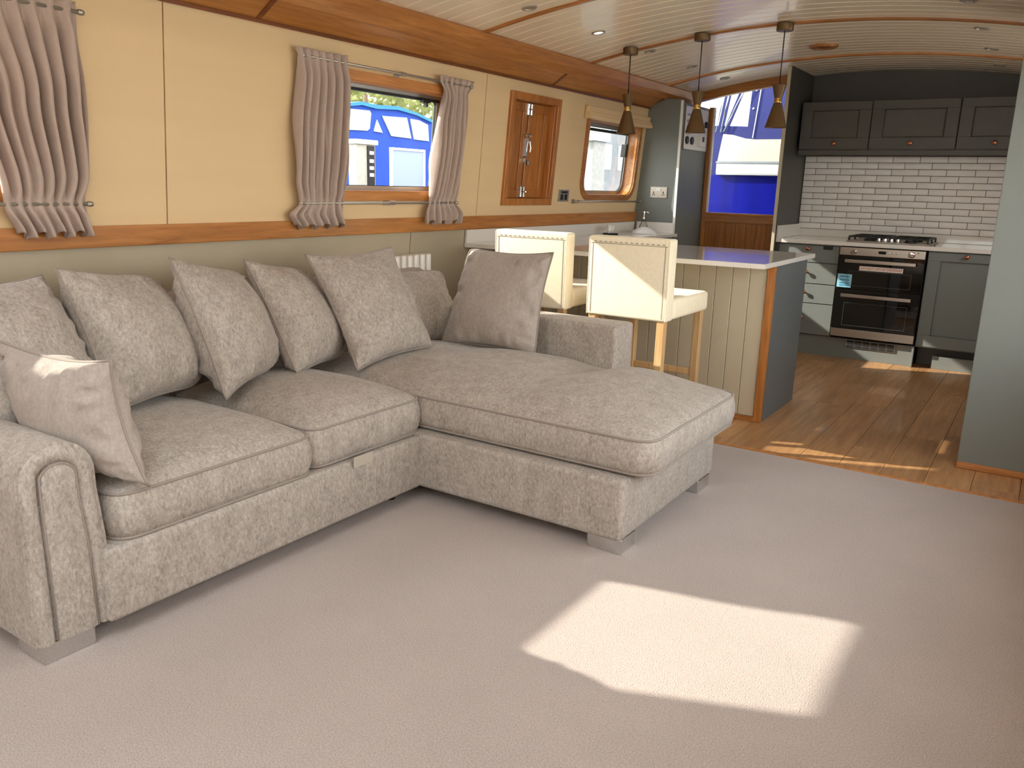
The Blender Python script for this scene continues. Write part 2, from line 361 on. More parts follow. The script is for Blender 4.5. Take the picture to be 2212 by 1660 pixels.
for a in ((-3.2, -2.9, -.1, 2.3), (.1, RW + .1, -.1, 2.3), (-2.9, .1, 2.0, 2.3), (-2.9, -2.5, -.1, 2.0), (-.3, .1, -.1, 2.0)): box(bm, a[0], a[1], -2.68, -2.6, a[2], a[3])
struct('wall_front', bm, 'cream', 'end bulkhead behind the camera with added glazed doors')
bm = bmesh.new()
for x0 in (-2.5, -1.4):
    for a in ((x0, x0 + .06, 0, 2.0), (x0 + 1.04, x0 + 1.1, 0, 2.0), (x0 + .06, x0 + 1.04, 1.94, 2.0), (x0 + .06, x0 + 1.04, 0, .85)): box(bm, a[0], a[1], -2.66, -2.62, a[2], a[3])
dr = struct('added_doors', bm, 'oakz', 'added pair of glazed oak doors behind the camera, let in fill light')  # doors added behind the camera so daylight fills the room
for x0 in (-2.5, -1.4): obj('pane', B(x0 + .06, x0 + 1.04, -2.643, -2.638, .85, 1.94), 'glass', dr)

# ------------------------------------------------------------------ windows of the left wall
def rrect(ya, yb, za, zb, r, n=6):
    P = []
    for cy, cz, a0 in ((yb - r[0], zb - r[0], 0), (ya + r[1], zb - r[1], 1), (ya + r[2], za + r[2], 2), (yb - r[3], za + r[3], 3)):
        rr = r[[0, 1, 2, 3][a0]]
        for i in range(n + 1):
            a = PI / 2 * (a0 + i / n); P.append((cy + rr * math.cos(a), cz + rr * math.sin(a)))
    return P
def ring(bm, outer, inner, x0, x1):   # solid ring between two same-length loops, x = distance into the room
    n = len(outer); V = [[bm.verts.new((wx(z) + xx, y, z)) for y, z in lp] for lp in (outer, inner) for xx in (x0, x1)]
    o0, o1, i0, i1 = V
    for k_ in range(n):
        q = (k_ + 1) % n
        bm.faces.new((o1[k_], o1[q], i1[q], i1[k_])); bm.faces.new((o0[k_], i0[k_], i0[q], o0[q]))
        bm.faces.new((o0[k_], o0[q], o1[q], o1[k_])); bm.faces.new((i0[k_], i1[k_], i1[q], i0[q]))
    return bm
def window(n, ya, yb, za, zb, r, face, label, matname='oak', lining=.09):
    R1 = [max(q, .004) for q in r]; R2 = [max(q - face, .004) for q in r]
    out_ = rrect(ya, yb, za, zb, R1); inn = rrect(ya + face, yb - face, za + face, zb - face, R2)
    o = struct('window_%d' % n, ring(bmesh.new(), out_, inn, -.004, .014), M[matname], label, 30)
    ya2, yb2, za2, zb2 = ya + face, yb - face, za + face, zb - face
    inl = rrect(ya2 + .006, yb2 - .006, za2 + .006, zb2 - .006, [max(q - .006, .003) for q in R2])
    obj('lining', ring(bmesh.new(), rrect(ya2 - .012, yb2 + .012, za2 - .012, zb2 + .012, [q + .012 for q in R2]), inl, -lining, 0), M[matname], o, 30)
    fr_i = rrect(ya2 + .03, yb2 - .03, za2 + .03, zb2 - .03, [max(q - .03, .02) for q in R2])
    obj('metal_frame', ring(bmesh.new(), inl, fr_i, -lining - .01, -lining + .012), 'alu', o, 30)
    gi = rrect(ya2 + .033, yb2 - .033, za2 + .033, zb2 - .033, [max(q - .033, .02) for q in R2])
    obj('seal', ring(bmesh.new(), fr_i, gi, -lining - .006, -lining + .008), 'rubber', o, 30)
    bm = bmesh.new(); vs = [bm.verts.new((wx(z) - lining, y, z)) for y, z in fr_i]; f = bm.faces.new(vs)
    e = bmesh.ops.extrude_face_region(bm, geom=[f]); bmesh.ops.translate(bm, verts=[v for v in e['geom'] if isinstance(v, bmesh.types.BMVert)], vec=(.004, 0, 0))
    obj('pane', bm, 'glass', o)
    return o
W1 = window(1, .615, 1.515, 1.155, 1.775, [.0] * 4, .045, 'oak framed window behind the curtain at the left edge')
W2 = window(2, 2.84, 3.875, 1.155, 1.775, [.0] * 4, .045, 'square oak framed window between two taupe curtains, blue boat outside')
for w_, ya, yb in ((W1, .655, 1.465), (W2, 2.885, 3.83)):
    obj('upper_rail', B(-.088, -.06, ya + .01, yb - .01, 1.708, 1.728, fn=wfn()), 'alu', w_)
    obj('hopper_bar', B(-.085, -.066, ya + .02, yb - .02, 1.694, 1.708, fn=wfn()), 'black', w_)
    bm = B(-.07, -.04, yb - .19, yb - .13, 1.682, 1.698, bev=.003, fn=wfn()); box(bm, -.06, -.035, yb - .17, yb - .158, 1.66, 1.685, fn=wfn())
    obj('latch', bm, 'black', w_)
W3 = window(3, 5.43, 6.365, 1.155, 1.775, [.004, .004, .15, .15], .042, 'oak framed galley window with rounded lower corners')
obj('catch', B(-.085, -.04, 6.21, 6.25, 1.50, 1.60, bev=.004, fn=wfn()), 'black', W3)
obj('upper_bar', B(-.088, -.066, 5.51, 6.28, 1.67, 1.69, fn=wfn()), 'black', W3)

# curtain rods
def rod(ya, yb, z, ym, label, grp):
    t = thing('curtain_rod', (wx(z, .045), (ya + yb) / 2, z), label, 'curtain rod', grp)
    obj('rod', T([(wx(z, .045), ya, z), (wx(z, .045), yb, z)], .0065, 8), 'nickel', t, True)
    for y in (ya, yb): obj('end_knob', LA([(0, -.012), (.009, -.010), (.0105, 0), (.009, .010), (0, .012)], (wx(z, .045), y, z), 'y', 12), 'nickel', t, True)
    bm = B(.0, .045, ym - .012, ym + .012, z - .006, z + .006, bev=.002, fn=wfn()); box(bm, .0, .004, ym - .02, ym + .02, z - .014, z + .014, fn=wfn())
    tube(bm, [(wx(z, .045), ym - .02, z), (wx(z, .045), ym + .02, z)], .011, 8)
    obj('bracket', bm, 'nickel', t)
rod(.55, 1.685, 1.79, 1.1, 'thin metal rod at the top of the curtain at the left edge', 'curtain rods')
rod(.55, 1.685, 1.145, 1.1, 'thin metal rod pinning the lower part of the curtain at the left edge', 'curtain rods')
rod(2.69, 3.95, 1.79, 3.36, 'thin metal rod above the middle window', 'curtain rods')
rod(2.70, 3.89, 1.145, 3.33, 'thin metal rod below the middle window', 'curtain rods')

def lerp(tab, v):
    for (a, p), (b, q) in zip(tab, tab[1:]):
        if a <= v <= b:
            s = (v - a) / (b - a) if b > a else 0; s = s * s * (3 - 2 * s); return p + (q - p) * s
    return tab[0][1] if v < tab[0][0] else tab[-1][1]
def curtain(left, right, n, seed, label, ztop=1.822, zhem=1.035):
    rd = random.Random(seed); NU, NV = n * 14, 70
    zs_ = [zhem + (ztop - zhem) * j / NV for j in range(NV + 1)]
    ph = [rd.uniform(-.35, .35) for _ in range(n + 2)]; am = [rd.uniform(.45, 1.5) for _ in range(n + 2)]
    bm = bmesh.new(); rows = []
    for z in zs_:
        yl, yr = lerp(left, z), lerp(right, z)
        A = lerp([(zhem, .024), (1.10, .017), (1.145, .006), (1.20, .019), (1.40, .031), (1.70, .022), (1.775, .010), (1.79, .006), (1.822, .013)], z)
        crisp = lerp([(zhem, .0), (1.145, .0), (1.20, .12), (1.7, .25), (1.79, .9), (1.822, .7)], z)
        r = []
        for i in range(NU + 1):
            u = i / NU; s = u * n; k_ = int(s); f = s - k_
            a = am[k_] * (1 - f) + am[k_ + 1] * f; p = ph[k_] * (1 - f) + ph[k_ + 1] * f
            w = math.sin(2 * PI * s + p * 2 * math.sin(3 * z + k_ * 1.3) + .5 * math.sin(9 * z + seed))
            w2 = math.sin(4 * PI * s + 5 * z + seed) * .35 * crisp
            fine = .003 * math.sin(26 * s + 40 * z) * crisp
            y = yl + (yr - yl) * (u + .018 * math.sin(2 * PI * s + 1.0 + 2.2 * z) * (0 if i in (0, NU) else 1) / n * 4)
            x = wx(z, .045) + a * A * (w + w2) + fine + .010 * (1 if z < 1.1 else 0) * (1.1 - z) / .065 * math.sin(PI * u)
            hem = (.010 * math.sin(2 * PI * s * .5 + seed) + .006 * math.sin(2 * PI * s)) * max(0, 1 - (z - zhem) / .08)
            r.append(bm.verts.new((x, y, z + hem)))
        rows.append(r)
    for a, b in zip(rows, rows[1:]):
        for i in range(NU): bm.faces.new((a[i], a[i + 1], b[i + 1], b[i]))
    t = tag(obj('curtain', bm, 'curtain', None, True, (wx(zhem, .045), (left[0][1] + right[0][1]) / 2, zhem)), label, 'curtain', 'gathered taupe curtains')
    md = t.modifiers.new('cloth', 'SOLIDIFY'); md.thickness = .0025; md.offset = 0
    return t
q = .983
curtain([(1.035, 1.43), (1.145, 1.39), (1.5, 1.32), (1.79, 1.22), (1.822, 1.2)], [(1.035, 1.70), (1.09, 1.69), (1.145, 1.672), (1.25, 1.70), (1.5, 1.69), (1.79, 1.672), (1.822, 1.675)], 8, 1, 'tall taupe curtain at the left edge, gathered behind a thin metal rod')
curtain([(1.035, 2.665), (1.09, 2.635), (1.145, 2.69), (1.25, 2.665), (1.5, 2.65), (1.72, 2.67), (1.79, 2.665), (1.822, 2.65)], [(1.035, 2.985), (1.145, 2.972), (1.3, 2.985), (1.6, 2.985), (1.79, 2.98), (1.822, 2.975)], 7, 2, 'taupe curtain on the left side of the square window, waisted near its hem')
curtain([(1.035, 3.60), (1.09, 3.605), (1.145, 3.635), (1.3, 3.645), (1.55, 3.66), (1.74, 3.70), (1.79, 3.66), (1.822, 3.65)], [(1.035, 3.93), (1.08, 3.945), (1.145, 3.885), (1.3, 3.91), (1.55, 3.93), (1.74, 3.92), (1.79, 3.955), (1.822, 3.97)], 6, 5, 'taupe curtain on the right side of the square window, its edge lit by sun')

# side hatch
t = thing('side_hatch', (wx(1.12), 4.72, 1.12), 'oak side hatch with two closed doors and chrome bolts', 'hatch')
bm = bmesh.new(); rect_ring(bm, 4.415, 5.025, 1.125, 1.825, .045, -.004, .02, wfn()); obj('frame', bm, 'oakz', t)
bm = bmesh.new(); rect_ring(bm, 4.452, 4.988, 1.158, 1.792, .012, -.085, 0, wfn()); obj('lining', bm, 'oakz', t)
for ya, yb, s in ((4.466, 4.711, 1), (4.727, 4.974, -1)):
    bm = bmesh.new(); rect_ring(bm, ya, yb, 1.172, 1.778, .055, -.07, -.045, wfn()); d = obj('door', bm, 'oakz', t)
    obj('door_panel', B(-.068, -.056, ya + .05, yb - .05, 1.22, 1.73, fn=wfn()), 'oakz', d)
    ye = 4.70 if s > 0 else 4.738
    for z0, z1 in ((1.70, 1.775), (1.176, 1.25)):
        bm = B(-.046, -.040, ye - .011, ye + .011, z0, z1, bev=.002, fn=wfn()); tube(bm, [(wx(z0, -.035), ye, z0 + .004), (wx(z1, -.035), ye, z1 - .004)], .005, 8)
        tube(bm, [(wx((z0 + z1) / 2, -.035), ye, (z0 + z1) / 2), (wx((z0 + z1) / 2, -.018), ye + .006 * s, (z0 + z1) / 2)], .004, 8)
        obj('bolt', bm, 'chrome', d)
obj('back_board', B(-.09, -.075, 4.46, 4.98, 1.17, 1.78, fn=wfn()), 'dark', t)
bm = B(-.046, -.038, 4.70, 4.74, 1.44, 1.56, bev=.002, fn=wfn())
for y in (4.70, 4.742): lathe(bm, [(.011, 0), (.012, .012), (.008, .02), (0, .021)], (wx(1.58, -.045), y, 1.575), 'x', 12)
tube(bm, [(wx(1.5, -.03), 4.748, 1.47), (wx(1.5, -.025), 4.752, 1.5), (wx(1.5, -.03), 4.748, 1.54)], .004, 8)
box(bm, -.046, -.03, 4.685, 4.71, 1.40, 1.43, bev=.002, fn=wfn()); box(bm, -.046, -.03, 4.735, 4.76, 1.385, 1.415, bev=.002, fn=wfn())
obj('latch', bm, 'chrome', t)

# sockets on the left wall and on the galley end
t = thing('wall_socket', (wx(1.19), 5.205, 1.19), 'small square nickel socket plate on the cream wall between hatch and galley window', 'socket')
obj('plate', B(0, .008, 5.135, 5.28, 1.148, 1.232, bev=.003, fn=wfn()), 'nickel', t)
for y in (5.18, 5.235): obj('insert', B(.008, .010, y - .018, y + .018, 1.16, 1.20, fn=wfn()), 'black', t)
obj('switch', B(.008, .012, 5.165, 5.25, 1.207, 1.222, bev=.001, fn=wfn()), 'dark', t)

# roman blind above the galley window + lower rod
t = thing('roman_blind', (wx(1.75), 5.95, 1.75), 'folded cream roman blind above the galley window', 'blind')
for i, (z0, z1, d) in enumerate(((1.775, 1.825, .035), (1.755, 1.785, .05), (1.735, 1.765, .062))):
    obj('fold', B(.002, d, 5.38, 6.445, z0, z1, bev=.008, seg=3, fn=wfn()), 'cream', t, 40)
rod(5.33, 6.43, 1.15, 5.36, 'thin rod below the galley window with dark ends', 'curtain rods')

# ------------------------------------------------------------------ door bulkhead, tall unit, partitions, back wall
bm = bmesh.new()
for a in ((-3.2, -2.645, -.1, 1.93), (-3.2, -2.95, 1.93, 2.2)): box(bm, a[0], a[1], YD, YD + .06, a[2], a[3])
struct('wall_end', bm, 'slate', 'narrow bulkhead behind the tall galley unit')
# tall unit: socket wall and side panel
def hullx(z): return wx(z, .002)
bm = bmesh.new()
prism(bm, [(hullx(-.05), -.05), (-2.65, -.05), (-2.65, 1.955), (-2.80, 1.97), (hullx(1.9), 1.9)], 6.45, 6.475, 'y')
tu = struct('wall_unit', bm, 'unit', 'grey tall unit at the end of the galley, sunlit face with socket')
obj('side_panel', B(-2.675, -2.65, 6.475, YD, -.05, 1.935), 'unit', tu)
obj('edge_trim', B(-2.668, -2.647, 6.444, 6.452, .9, 1.95, bev=.002), 'white', tu)
t = thing('double_socket', (-2.81, 6.449, 1.225), 'metal double socket with white switches on the grey unit', 'socket')
obj('plate', B(-2.884, -2.735, 6.441, 6.449, 1.182, 1.272, bev=.003), 'nickel', t)
for xx in (-2.852, -2.767):
    bm = B(xx - .010, xx - .004, 6.439, 6.442, 1.205, 1.215); box(bm, xx + .004, xx + .010, 6.439, 6.442, 1.205, 1.215); box(bm, xx - .004, xx + .004, 6.439, 6.442, 1.22, 1.235)
    obj('pin_holes', bm, 'black', t)
obj('switch', B(-2.828, -2.79, 6.436, 6.442, 1.235, 1.26, bev=.002), 'plastic', t)
# instrument panel on the side panel
t = thing('instrument_panel', (-2.649, 6.75, 1.6), 'white electrical panel with gauges and switches beside the doorway', 'control panel')
obj('backing', B(-2.649, -2.641, 6.50, 7.0, 1.58, 1.915, bev=.003), 'white', t)
bm = bmesh.new(); rect_ring(bm, 6.495, 7.005, 1.575, 1.922, .006, -2.649, -2.637); obj('frame', bm, 'steel', t)
for i in range(7): obj('breaker', B(-2.641, -2.631, 6.53, 6.60, 1.84 - i * .024, 1.856 - i * .024, bev=.001), 'plastic' if i % 2 else 'steel', t)
for y in (6.55, 6.66): obj('gauge', LA([(.03, 0), (.032, .01), (.024, .012), (0, .012)], (-2.641, y, 1.65), 'x', 16), 'black', t)
obj('switch_box', B(-2.641, -2.612, 6.80, 6.90, 1.61, 1.70, bev=.004), 'plastic', t)
obj('rocker', B(-2.612, -2.606, 6.83, 6.86, 1.65, 1.69, bev=.001), 'black', t)
obj('dial', LA([(.022, 0), (.022, .014), (.012, .018), (0, .018)], (-2.641, 6.95, 1.80), 'x', 16), 'black', t)
obj('module', B(-2.641, -2.62, 6.93, 6.975, 1.77, 1.79, bev=.002), 'black', t)
# doorway: oak lower panel, frame, glazing
bm = B(-2.645, -1.88, YD, YD + .035, -.05, .985)
dw = struct('door_2', bm, 'oakz', 'oak boarded lower half of the doorway under the blue view')
bm = B(-2.645, -1.88, YD - .012, YD + .04, .985, 1.05, bev=.003); obj('top_rail', bm, 'oakx', dw)
obj('sill', B(-2.645, -1.88, YD - .02, YD + .05, 1.05, 1.068, bev=.003), 'oakx', dw)
obj('stile', B(-2.645, -2.605, YD - .015, YD, 0, .985, bev=.002), 'oakz', dw)
for i in range(8): obj('board', B(-2.603 + i * .09, -2.603 + i * .09 + .0885, YD - .006, YD, 0, .985, bev=.002, seg=1), 'oakz', dw)
obj('jamb', B(-2.645, -2.61, YD - .025, YD + .05, 1.068, 1.945, bev=.003), 'oakz', dw)
obj('bead', B(-2.61, -2.60, YD - .012, YD + .02, 1.068, 1.945), 'white', dw)
obj('jamb', B(-1.90, -1.88, YD - .02, YD + .05, 1.068, 2.12, bev=.003), 'oakz', dw)
bm = bmesh.new(); rows = []
for i in range(21):
    X = -2.93 + 1.035 * i / 20; z = ceilz(X)
    rows.append([bm.verts.new((X, y, zz)) for y, zz in ((YD - .02, z - .07), (YD - .02, z + .01), (YD + .05, z + .01), (YD + .05, z - .07))])
for a, b in zip(rows, rows[1:]):
    for j in range(4): bm.faces.new((a[j], a[(j + 1) % 4], b[(j + 1) % 4], b[j]))
obj('arched_head', bm, 'oakx', dw, 40)
obj('pane', PR([(-2.605, 1.065), (-1.90, 1.065), (-1.90, 2.13), (-2.3, 2.08), (-2.605, 2.03), (-2.94, 1.93), (-2.605, 1.93)], YD + .02, YD + .024, 'y'), 'glass', dw)
# partition left of the cooker run
pt = struct('wall_partition', B(-1.895, -1.865, 6.62, 7.36, -.05, 2.2), 'slate', 'dark grey partition between doorway and tiled cooker recess')
obj('edge_trim', B(-1.893, -1.868, 6.612, 6.622, 0, 2.185, bev=.002), 'island', pt)
bw = struct('wall_back', B(-1.93, RW + .1, YB, YB + .08, -.1, 2.25), 'slate', 'dark grey end wall behind the cooker, tiled above the worktop')
tb = obj('tile_bed', B(-1.865, -.08, YB - .004, YB, .96, 1.56), 'grout', bw)
NR = 12; rh = (1.555 - .963) / NR; tw = .1965
def tile_mesh(w):
    bm = B(0, w - .0035, -.009, 0, 0, rh - .0035, bev=.0022, seg=2); me = bpy.data.meshes.new('tile'); bm.to_mesh(me); bm.free(); me.materials.append(M['tile'])
    for p in me.polygons: p.use_smooth = True
    me.set_sharp_from_angle(angle=math.radians(35)); return me
TM = {}
for r in range(NR):
    z = 1.555 - (r + 1) * rh; x = -1.862 - r * .0
    first = True; wfirst = .093 if r % 2 == 0 else .183
    while x < -.10:
        w = wfirst if first else tw; first = False
        w = min(w, -.085 - x); key = round(w, 3)
        if key not in TM: TM[key] = tile_mesh(w)
        o = bpy.data.objects.new('tile', TM[key]); COL.objects.link(o); o.parent = bw; o.location = (x + .0018, YB - .003, z + .0018)
        o.rotation_euler = (rnd.uniform(-.002, .002), 0, rnd.uniform(-.002, .002)); x += w
# tall grey panel on the right
tp = struct('wall_panel', B(-.235, RW, 4.262, 4.90, 0, 2.16, bev=.003), 'unit', 'tall plain grey panel at the right edge of the room')
struct('baseboard_right', B(-.235, RW, 4.248, 4.262, 0, .03, bev=.003), 'oakx', 'thin oak skirting at the foot of the tall grey panel')

# ------------------------------------------------------------------ cooker run
def knob(parent, x, y, z, m='copper', r=.017):
    return obj('knob', LA([(.007, 0), (.007, -.014), (r * .8, -.017), (r, -.023), (r * .8, -.029), (0, -.031)], (x, y, z), 'y', 16), m, parent, True)
FY = 6.66
t = thing('drawer_unit', (-1.62, 6.96, 0), 'pale grey unit of four drawers left of the oven', 'cabinet')
obj('body', B(-1.862, -1.376, FY + .022, YB, .155, .868), 'unit', t)
for i, (z0, z1) in enumerate(((.727, .857), (.563, .721), (.409, .557), (.163, .403))):
    d = obj('drawer', B(-1.835, -1.378, FY, FY + .02, z0, z1, bev=.0025), 'unit', t)
    knob(d, -1.605, FY, (z0 + z1) / 2 + (.04 if i == 0 else .01) , 'copper')
obj('filler', B(-1.862, -1.838, FY + .008, FY + .022, .155, .868), 'slate', t)
pb = obj('vent_plate', B(-1.497, -1.426, FY - .004, FY, .831, .859, bev=.001), 'black', t); pb['label'] = 'small black slotted plate'
t = thing('base_cabinet', (-.46, 6.96, 0), 'grey shaker base cabinet with copper knob right of the oven', 'cabinet')
obj('body', B(-.762, -.10, FY + .022, YB, .155, .868), 'unit', t)
def shaker(x0, x1, z0, z1, y, parent, kx, kz, w=.085, m='unit'):
    bm = bmesh.new()
    for a in ((x0, x1, z1 - w * .75, z1), (x0, x1, z0, z0 + w), (x0, x0 + w, z0 + w, z1 - w * .75), (x1 - w, x1, z0 + w, z1 - w * .75)): box(bm, a[0], a[1], y, y + .02, a[2], a[3], bev=.0015, seg=1)
    d = obj('door', bm, m, parent); obj('door_panel', B(x0 + w - .004, x1 - w + .004, y + .015, y + .0195, z0 + w - .004, z1 - w * .75 + .004), m, d)
    bm = bmesh.new()
    for a in ((x0 + w, x1 - w, z1 - w * .75 - .008, z1 - w * .75), (x0 + w, x1 - w, z0 + w, z0 + w + .008), (x0 + w, x0 + w + .008, z0 + w, z1 - w * .75), (x1 - w - .008, x1 - w, z0 + w, z1 - w * .75)): box(bm, a[0], a[1], y + .008, y + .016, a[2], a[3], bev=.003, seg=1)
    obj('moulding', bm, m, d); knob(d, kx, y, kz); return d
shaker(-.757, -.27, .165, .862, FY, t, -.51, .838)
bm = B(-1.862, -.775, FY + .02, FY + .035, 0, .155); pl = thing('plinth', (-1.32, FY + .03, 0), 'pale grey plinth with black vent grille under oven and drawers', 'plinth')
obj('board', bm, 'unit', pl)
gr = obj('vent_grille', B(-1.25, -.893, FY + .012, FY + .02, .088, .153, bev=.002), 'unit', pl)
for i in range(6):
    for j in range(3): obj('slot', B(-1.243 + i * .058, -1.243 + i * .058 + .05, FY + .009, FY + .0125, .094 + j * .019, .094 + j * .019 + .014), 'dark', gr)
obj('end_board', B(-.778, -.764, FY - .005, FY + .04, 0, .158, bev=.001), 'unit', pl)
t = thing('kickboard', (-.36, 6.73, 0), 'low pale kickboard under the base cabinet beside a dark recess', 'plinth')
obj('board', B(-.64, -.10, FY + .05, FY + .065, 0, .095), 'unit', t); obj('back_board', B(-.762, -.10, FY + .2, FY + .21, 0, .155), 'slate', t)
# worktop of the cooker run
t = thing('cooker_worktop', (-.9, 6.96, .87), 'white quartz worktop carrying the gas hob', 'worktop')
obj('slab', B(-1.862, RW - .01, 6.635, YB, .87, .9, bev=.002), 'quartz', t)
obj('upstand', B(-1.862, RW - .01, YB - .018, YB - .0005, .9005, .962, bev=.002), 'quartz', t)
obj('side_upstand', B(-1.8625, -1.843, 6.637, YB - .018, .9005, 1.0, bev=.002), 'quartz', t)
# oven
t = thing('built_under_oven', (-1.07, 6.95, .165), 'black and steel built-under double oven with two bar handles', 'oven')
obj('body', B(-1.368, -.772, 6.655, 7.2, .17, .866), 'dark', t)
cpn = obj('control_panel', B(-1.367, -.773, 6.632, 6.656, .803, .862, bev=.002), 'steel', t)
for xx in (-1.267, -.865): obj('knob', LA([(.024, 0), (.024, -.006), (.019, -.008), (.017, -.03), (0, -.031)], (xx, 6.632, .832), 'y', 20), 'chrome', cpn, 40)
obj('display', B(-1.092, -1.04, 6.629, 6.633, .824, .846), 'blackglass', cpn)
for i in range(3): obj('button', LA([(.006, 0), (.006, -.004), (0, -.005)], (-1.02 + i * .028, 6.632, .835), 'y', 12), 'chrome', cpn)
obj('button', LA([(.004, 0), (.004, -.003), (0, -.003)], (-.822, 6.632, .846), 'y', 10), 'black', cpn)
for nm, z0, z1, hz in (('upper_door', .548, .80, .762), ('lower_door', .24, .543, .5)):
    d = obj(nm, B(-1.367, -.773, 6.632, 6.656, z0, z1, bev=.002), 'blackglass', t)
    bm = B(-1.318, -.824, 6.596, 6.606, hz - .013, hz + .013, bev=.003)
    for xx in (-1.27, -.87): box(bm, xx - .012, xx + .012, 6.604, 6.633, hz - .008, hz + .008)
    obj('handle', bm, 'steel', d)
    bm = bmesh.new()
    zz0, zz1 = (z0 + .03, z0 + .135) if nm == 'upper_door' else (z0 + .03, z0 + .2)
    for a in ((-1.29, -.85, zz1, zz1 + .004), (-1.29, -.85, zz0 - .004, zz0), (-1.294, -1.29, zz0 - .004, zz1 + .004), (-.85, -.846, zz0 - .004, zz1 + .004)): box(bm, a[0], a[1], 6.6305, 6.633, a[2], a[3])
    obj('inner_frame', bm, 'ovenline', d)
ft = obj('bottom_trim', B(-1.367, -.773, 6.632, 6.656, .176, .238, bev=.002), 'steel', t)
def text(s, size, loc, m, parent, name='lettering', rot=(PI / 2, 0, 0), ext=.0003):
    cu = bpy.data.curves.new(name, 'FONT'); cu.body = s; cu.size = size; cu.align_x = 'CENTER'; cu.align_y = 'CENTER'; cu.extrude = ext; cu.materials.append(M[m])
    o0 = bpy.data.objects.new(name, cu); COL.objects.link(o0); bpy.context.view_layer.update()
    me = bpy.data.meshes.new_from_object(o0.evaluated_get(bpy.context.evaluated_depsgraph_get())); bpy.data.objects.remove(o0); me.materials.clear(); me.materials.append(M[m])
    o = bpy.data.objects.new(name, me); COL.objects.link(o); o.parent = parent; o.location = Vector(loc) - rootloc(parent); o.rotation_euler = rot; return o
lb = obj('warning_label', B(-1.213, -.908, 6.6305, 6.6325, .693, .727), 'label', t); lb['label'] = 'white strip label with red capitals'
text('DO NOT LIFT BY HANDLES', .0235, (-1.06, 6.6303, .710), 'red', lb)
lb = obj('energy_label', B(-1.362, -1.258, 6.6305, 6.6325, .558, .659), 'blue', t); lb['label'] = 'pale blue square sticker'
for z in (.64, .615, .59, .573): obj('print_line', B(-1.345, -1.275, 6.6298, 6.6306, z - .005, z + .005), 'bluedk', lb)
# hob
t = thing('gas_hob', (-1.06, 6.96, .9), 'steel gas hob with black cast pan supports on the white worktop', 'hob')
obj('tray', B(-1.35, -.765, 6.715, 7.215, .9005, .908, bev=.003), 'steel', t)
for gx in (-1.205, -.915):
    bm = bmesh.new()
    for a in ((gx - .135, gx + .135, 6.745, 6.757), (gx - .135, gx + .135, 6.963, 6.975), (gx - .135, gx + .135, 7.178, 7.19)): box(bm, a[0], a[1], a[2], a[3], .933, .945, bev=.002, seg=1)
    for xx in (gx - .135, gx + .123): box(bm, xx, xx + .012, 6.745, 7.19, .933, .945, bev=.002, seg=1)
    for yy in (6.86, 7.075):
        for dx, dy in ((.11, 0), (-.11, 0), (0, .09), (0, -.09)):
            tube(bm, [(gx + dx, yy + dy, .939), (gx + dx * .3, yy + dy * .3, .945)], .005, 6)
    for xx in (gx - .13, gx + .13):
        for yy in (6.75, 6.97, 7.185): box(bm, xx - .006, xx + .006, yy - .006, yy + .006, .908, .94)
    obj('pan_support', bm, 'black', t)
    for yy, rr in ((6.86, .042), (7.075, .055)): obj('burner', LA([(rr, .908), (rr, .918), (rr * .8, .92), (rr * .8, .928), (0, .93)], (gx, yy, 0), 'z', 20), 'black', t, 40)
for i in range(4): obj('knob', LA([(.016, .908), (.016, .914), (.013, .916), (.012, .934), (0, .935)], (-1.12 + i * .045, 6.745, 0), 'z', 14), 'chrome', t, 40)
# wall cabinets
CY = 6.93
for i, (x0, x1, kx, lab) in enumerate(((-1.84, -1.318, -1.57, 'dark grey wall cabinet next to the partition, leftmost of three'), (-1.315, -.719, -1.022, 'dark grey wall cabinet above the hob, the middle of three'), (-.716, -.12, -.47, 'dark grey wall cabinet partly hidden by the tall grey panel'))):
    t = thing('wall_cabinet', ((x0 + x1) / 2, 7.1, 1.59), lab, 'cabinet', 'wall cabinets')
    obj('body', B(x0, x1, CY + .021, YB, 1.592, 1.952), 'slate', t)
    shaker(x0 + .002, x1 - .002, 1.594, 1.950, CY, t, kx, 1.637, .085, 'slate')
tag(obj('light_pelmet', B(-1.84, -.12, CY - .006, CY + .02, 1.548, 1.588, bev=.004), 'slate', None, False, (-.98, CY, 1.55)), 'dark grey pelmet strip under the wall cabinets', 'pelmet')

# ------------------------------------------------------------------ peninsula, worktop
t = thing('breakfast_bar', (-2.1, 4.74, 0), 'breakfast bar clad in stone grey boards with oak corner post', 'counter')
obj('core', B(-2.99, -1.235, 4.432, 5.06, 0, .872), 'island', t)
n = 18; w = (-1.265 + 2.985) / n
for i in range(n): obj('cladding_board', B(-2.985 + i * w + .001, -2.985 + (i + 1) * w - .001, 4.42, 4.433, .025, .873, bev=.003, seg=1), 'island', t)
obj('base_bead', B(-2.985, -1.262, 4.408, 4.424, 0, .025, bev=.004), 'oakx', t)
obj('corner_post', B(-1.264, -1.226, 4.409, 4.45, 0, .873, bev=.003), 'oakz', t)
obj('end_panel', B(-1.236, -1.222, 4.45, 5.065, 0, .873, bev=.001), 'islgrey', t)
t = thing('galley_worktop', (-2.3, 4.6, .875), 'white quartz worktop wrapping from the breakfast bar along the left wall', 'worktop')
def lx(z): return wx(z, .003)
bm = PR([(lx(.88), 4.06), (-1.195, 4.11), (-1.195, 5.13), (-2.62, 5.13), (-2.62, 6.448), (lx(.88), 6.448)], .875, .9, 'z')
bmesh.ops.bevel(bm, geom=list(bm.edges), offset=.002, segments=2, affect='EDGES')
obj('slab', bm, 'quartz', t)
obj('wall_upstand', B(.0035, .018, 4.06, 6.448, .9003, .981, fn=wfn()), 'quartz', t)
obj('end_upstand', B(-2.985, -2.655, 6.432, 6.448, .9003, .985, bev=.002), 'quartz', t)
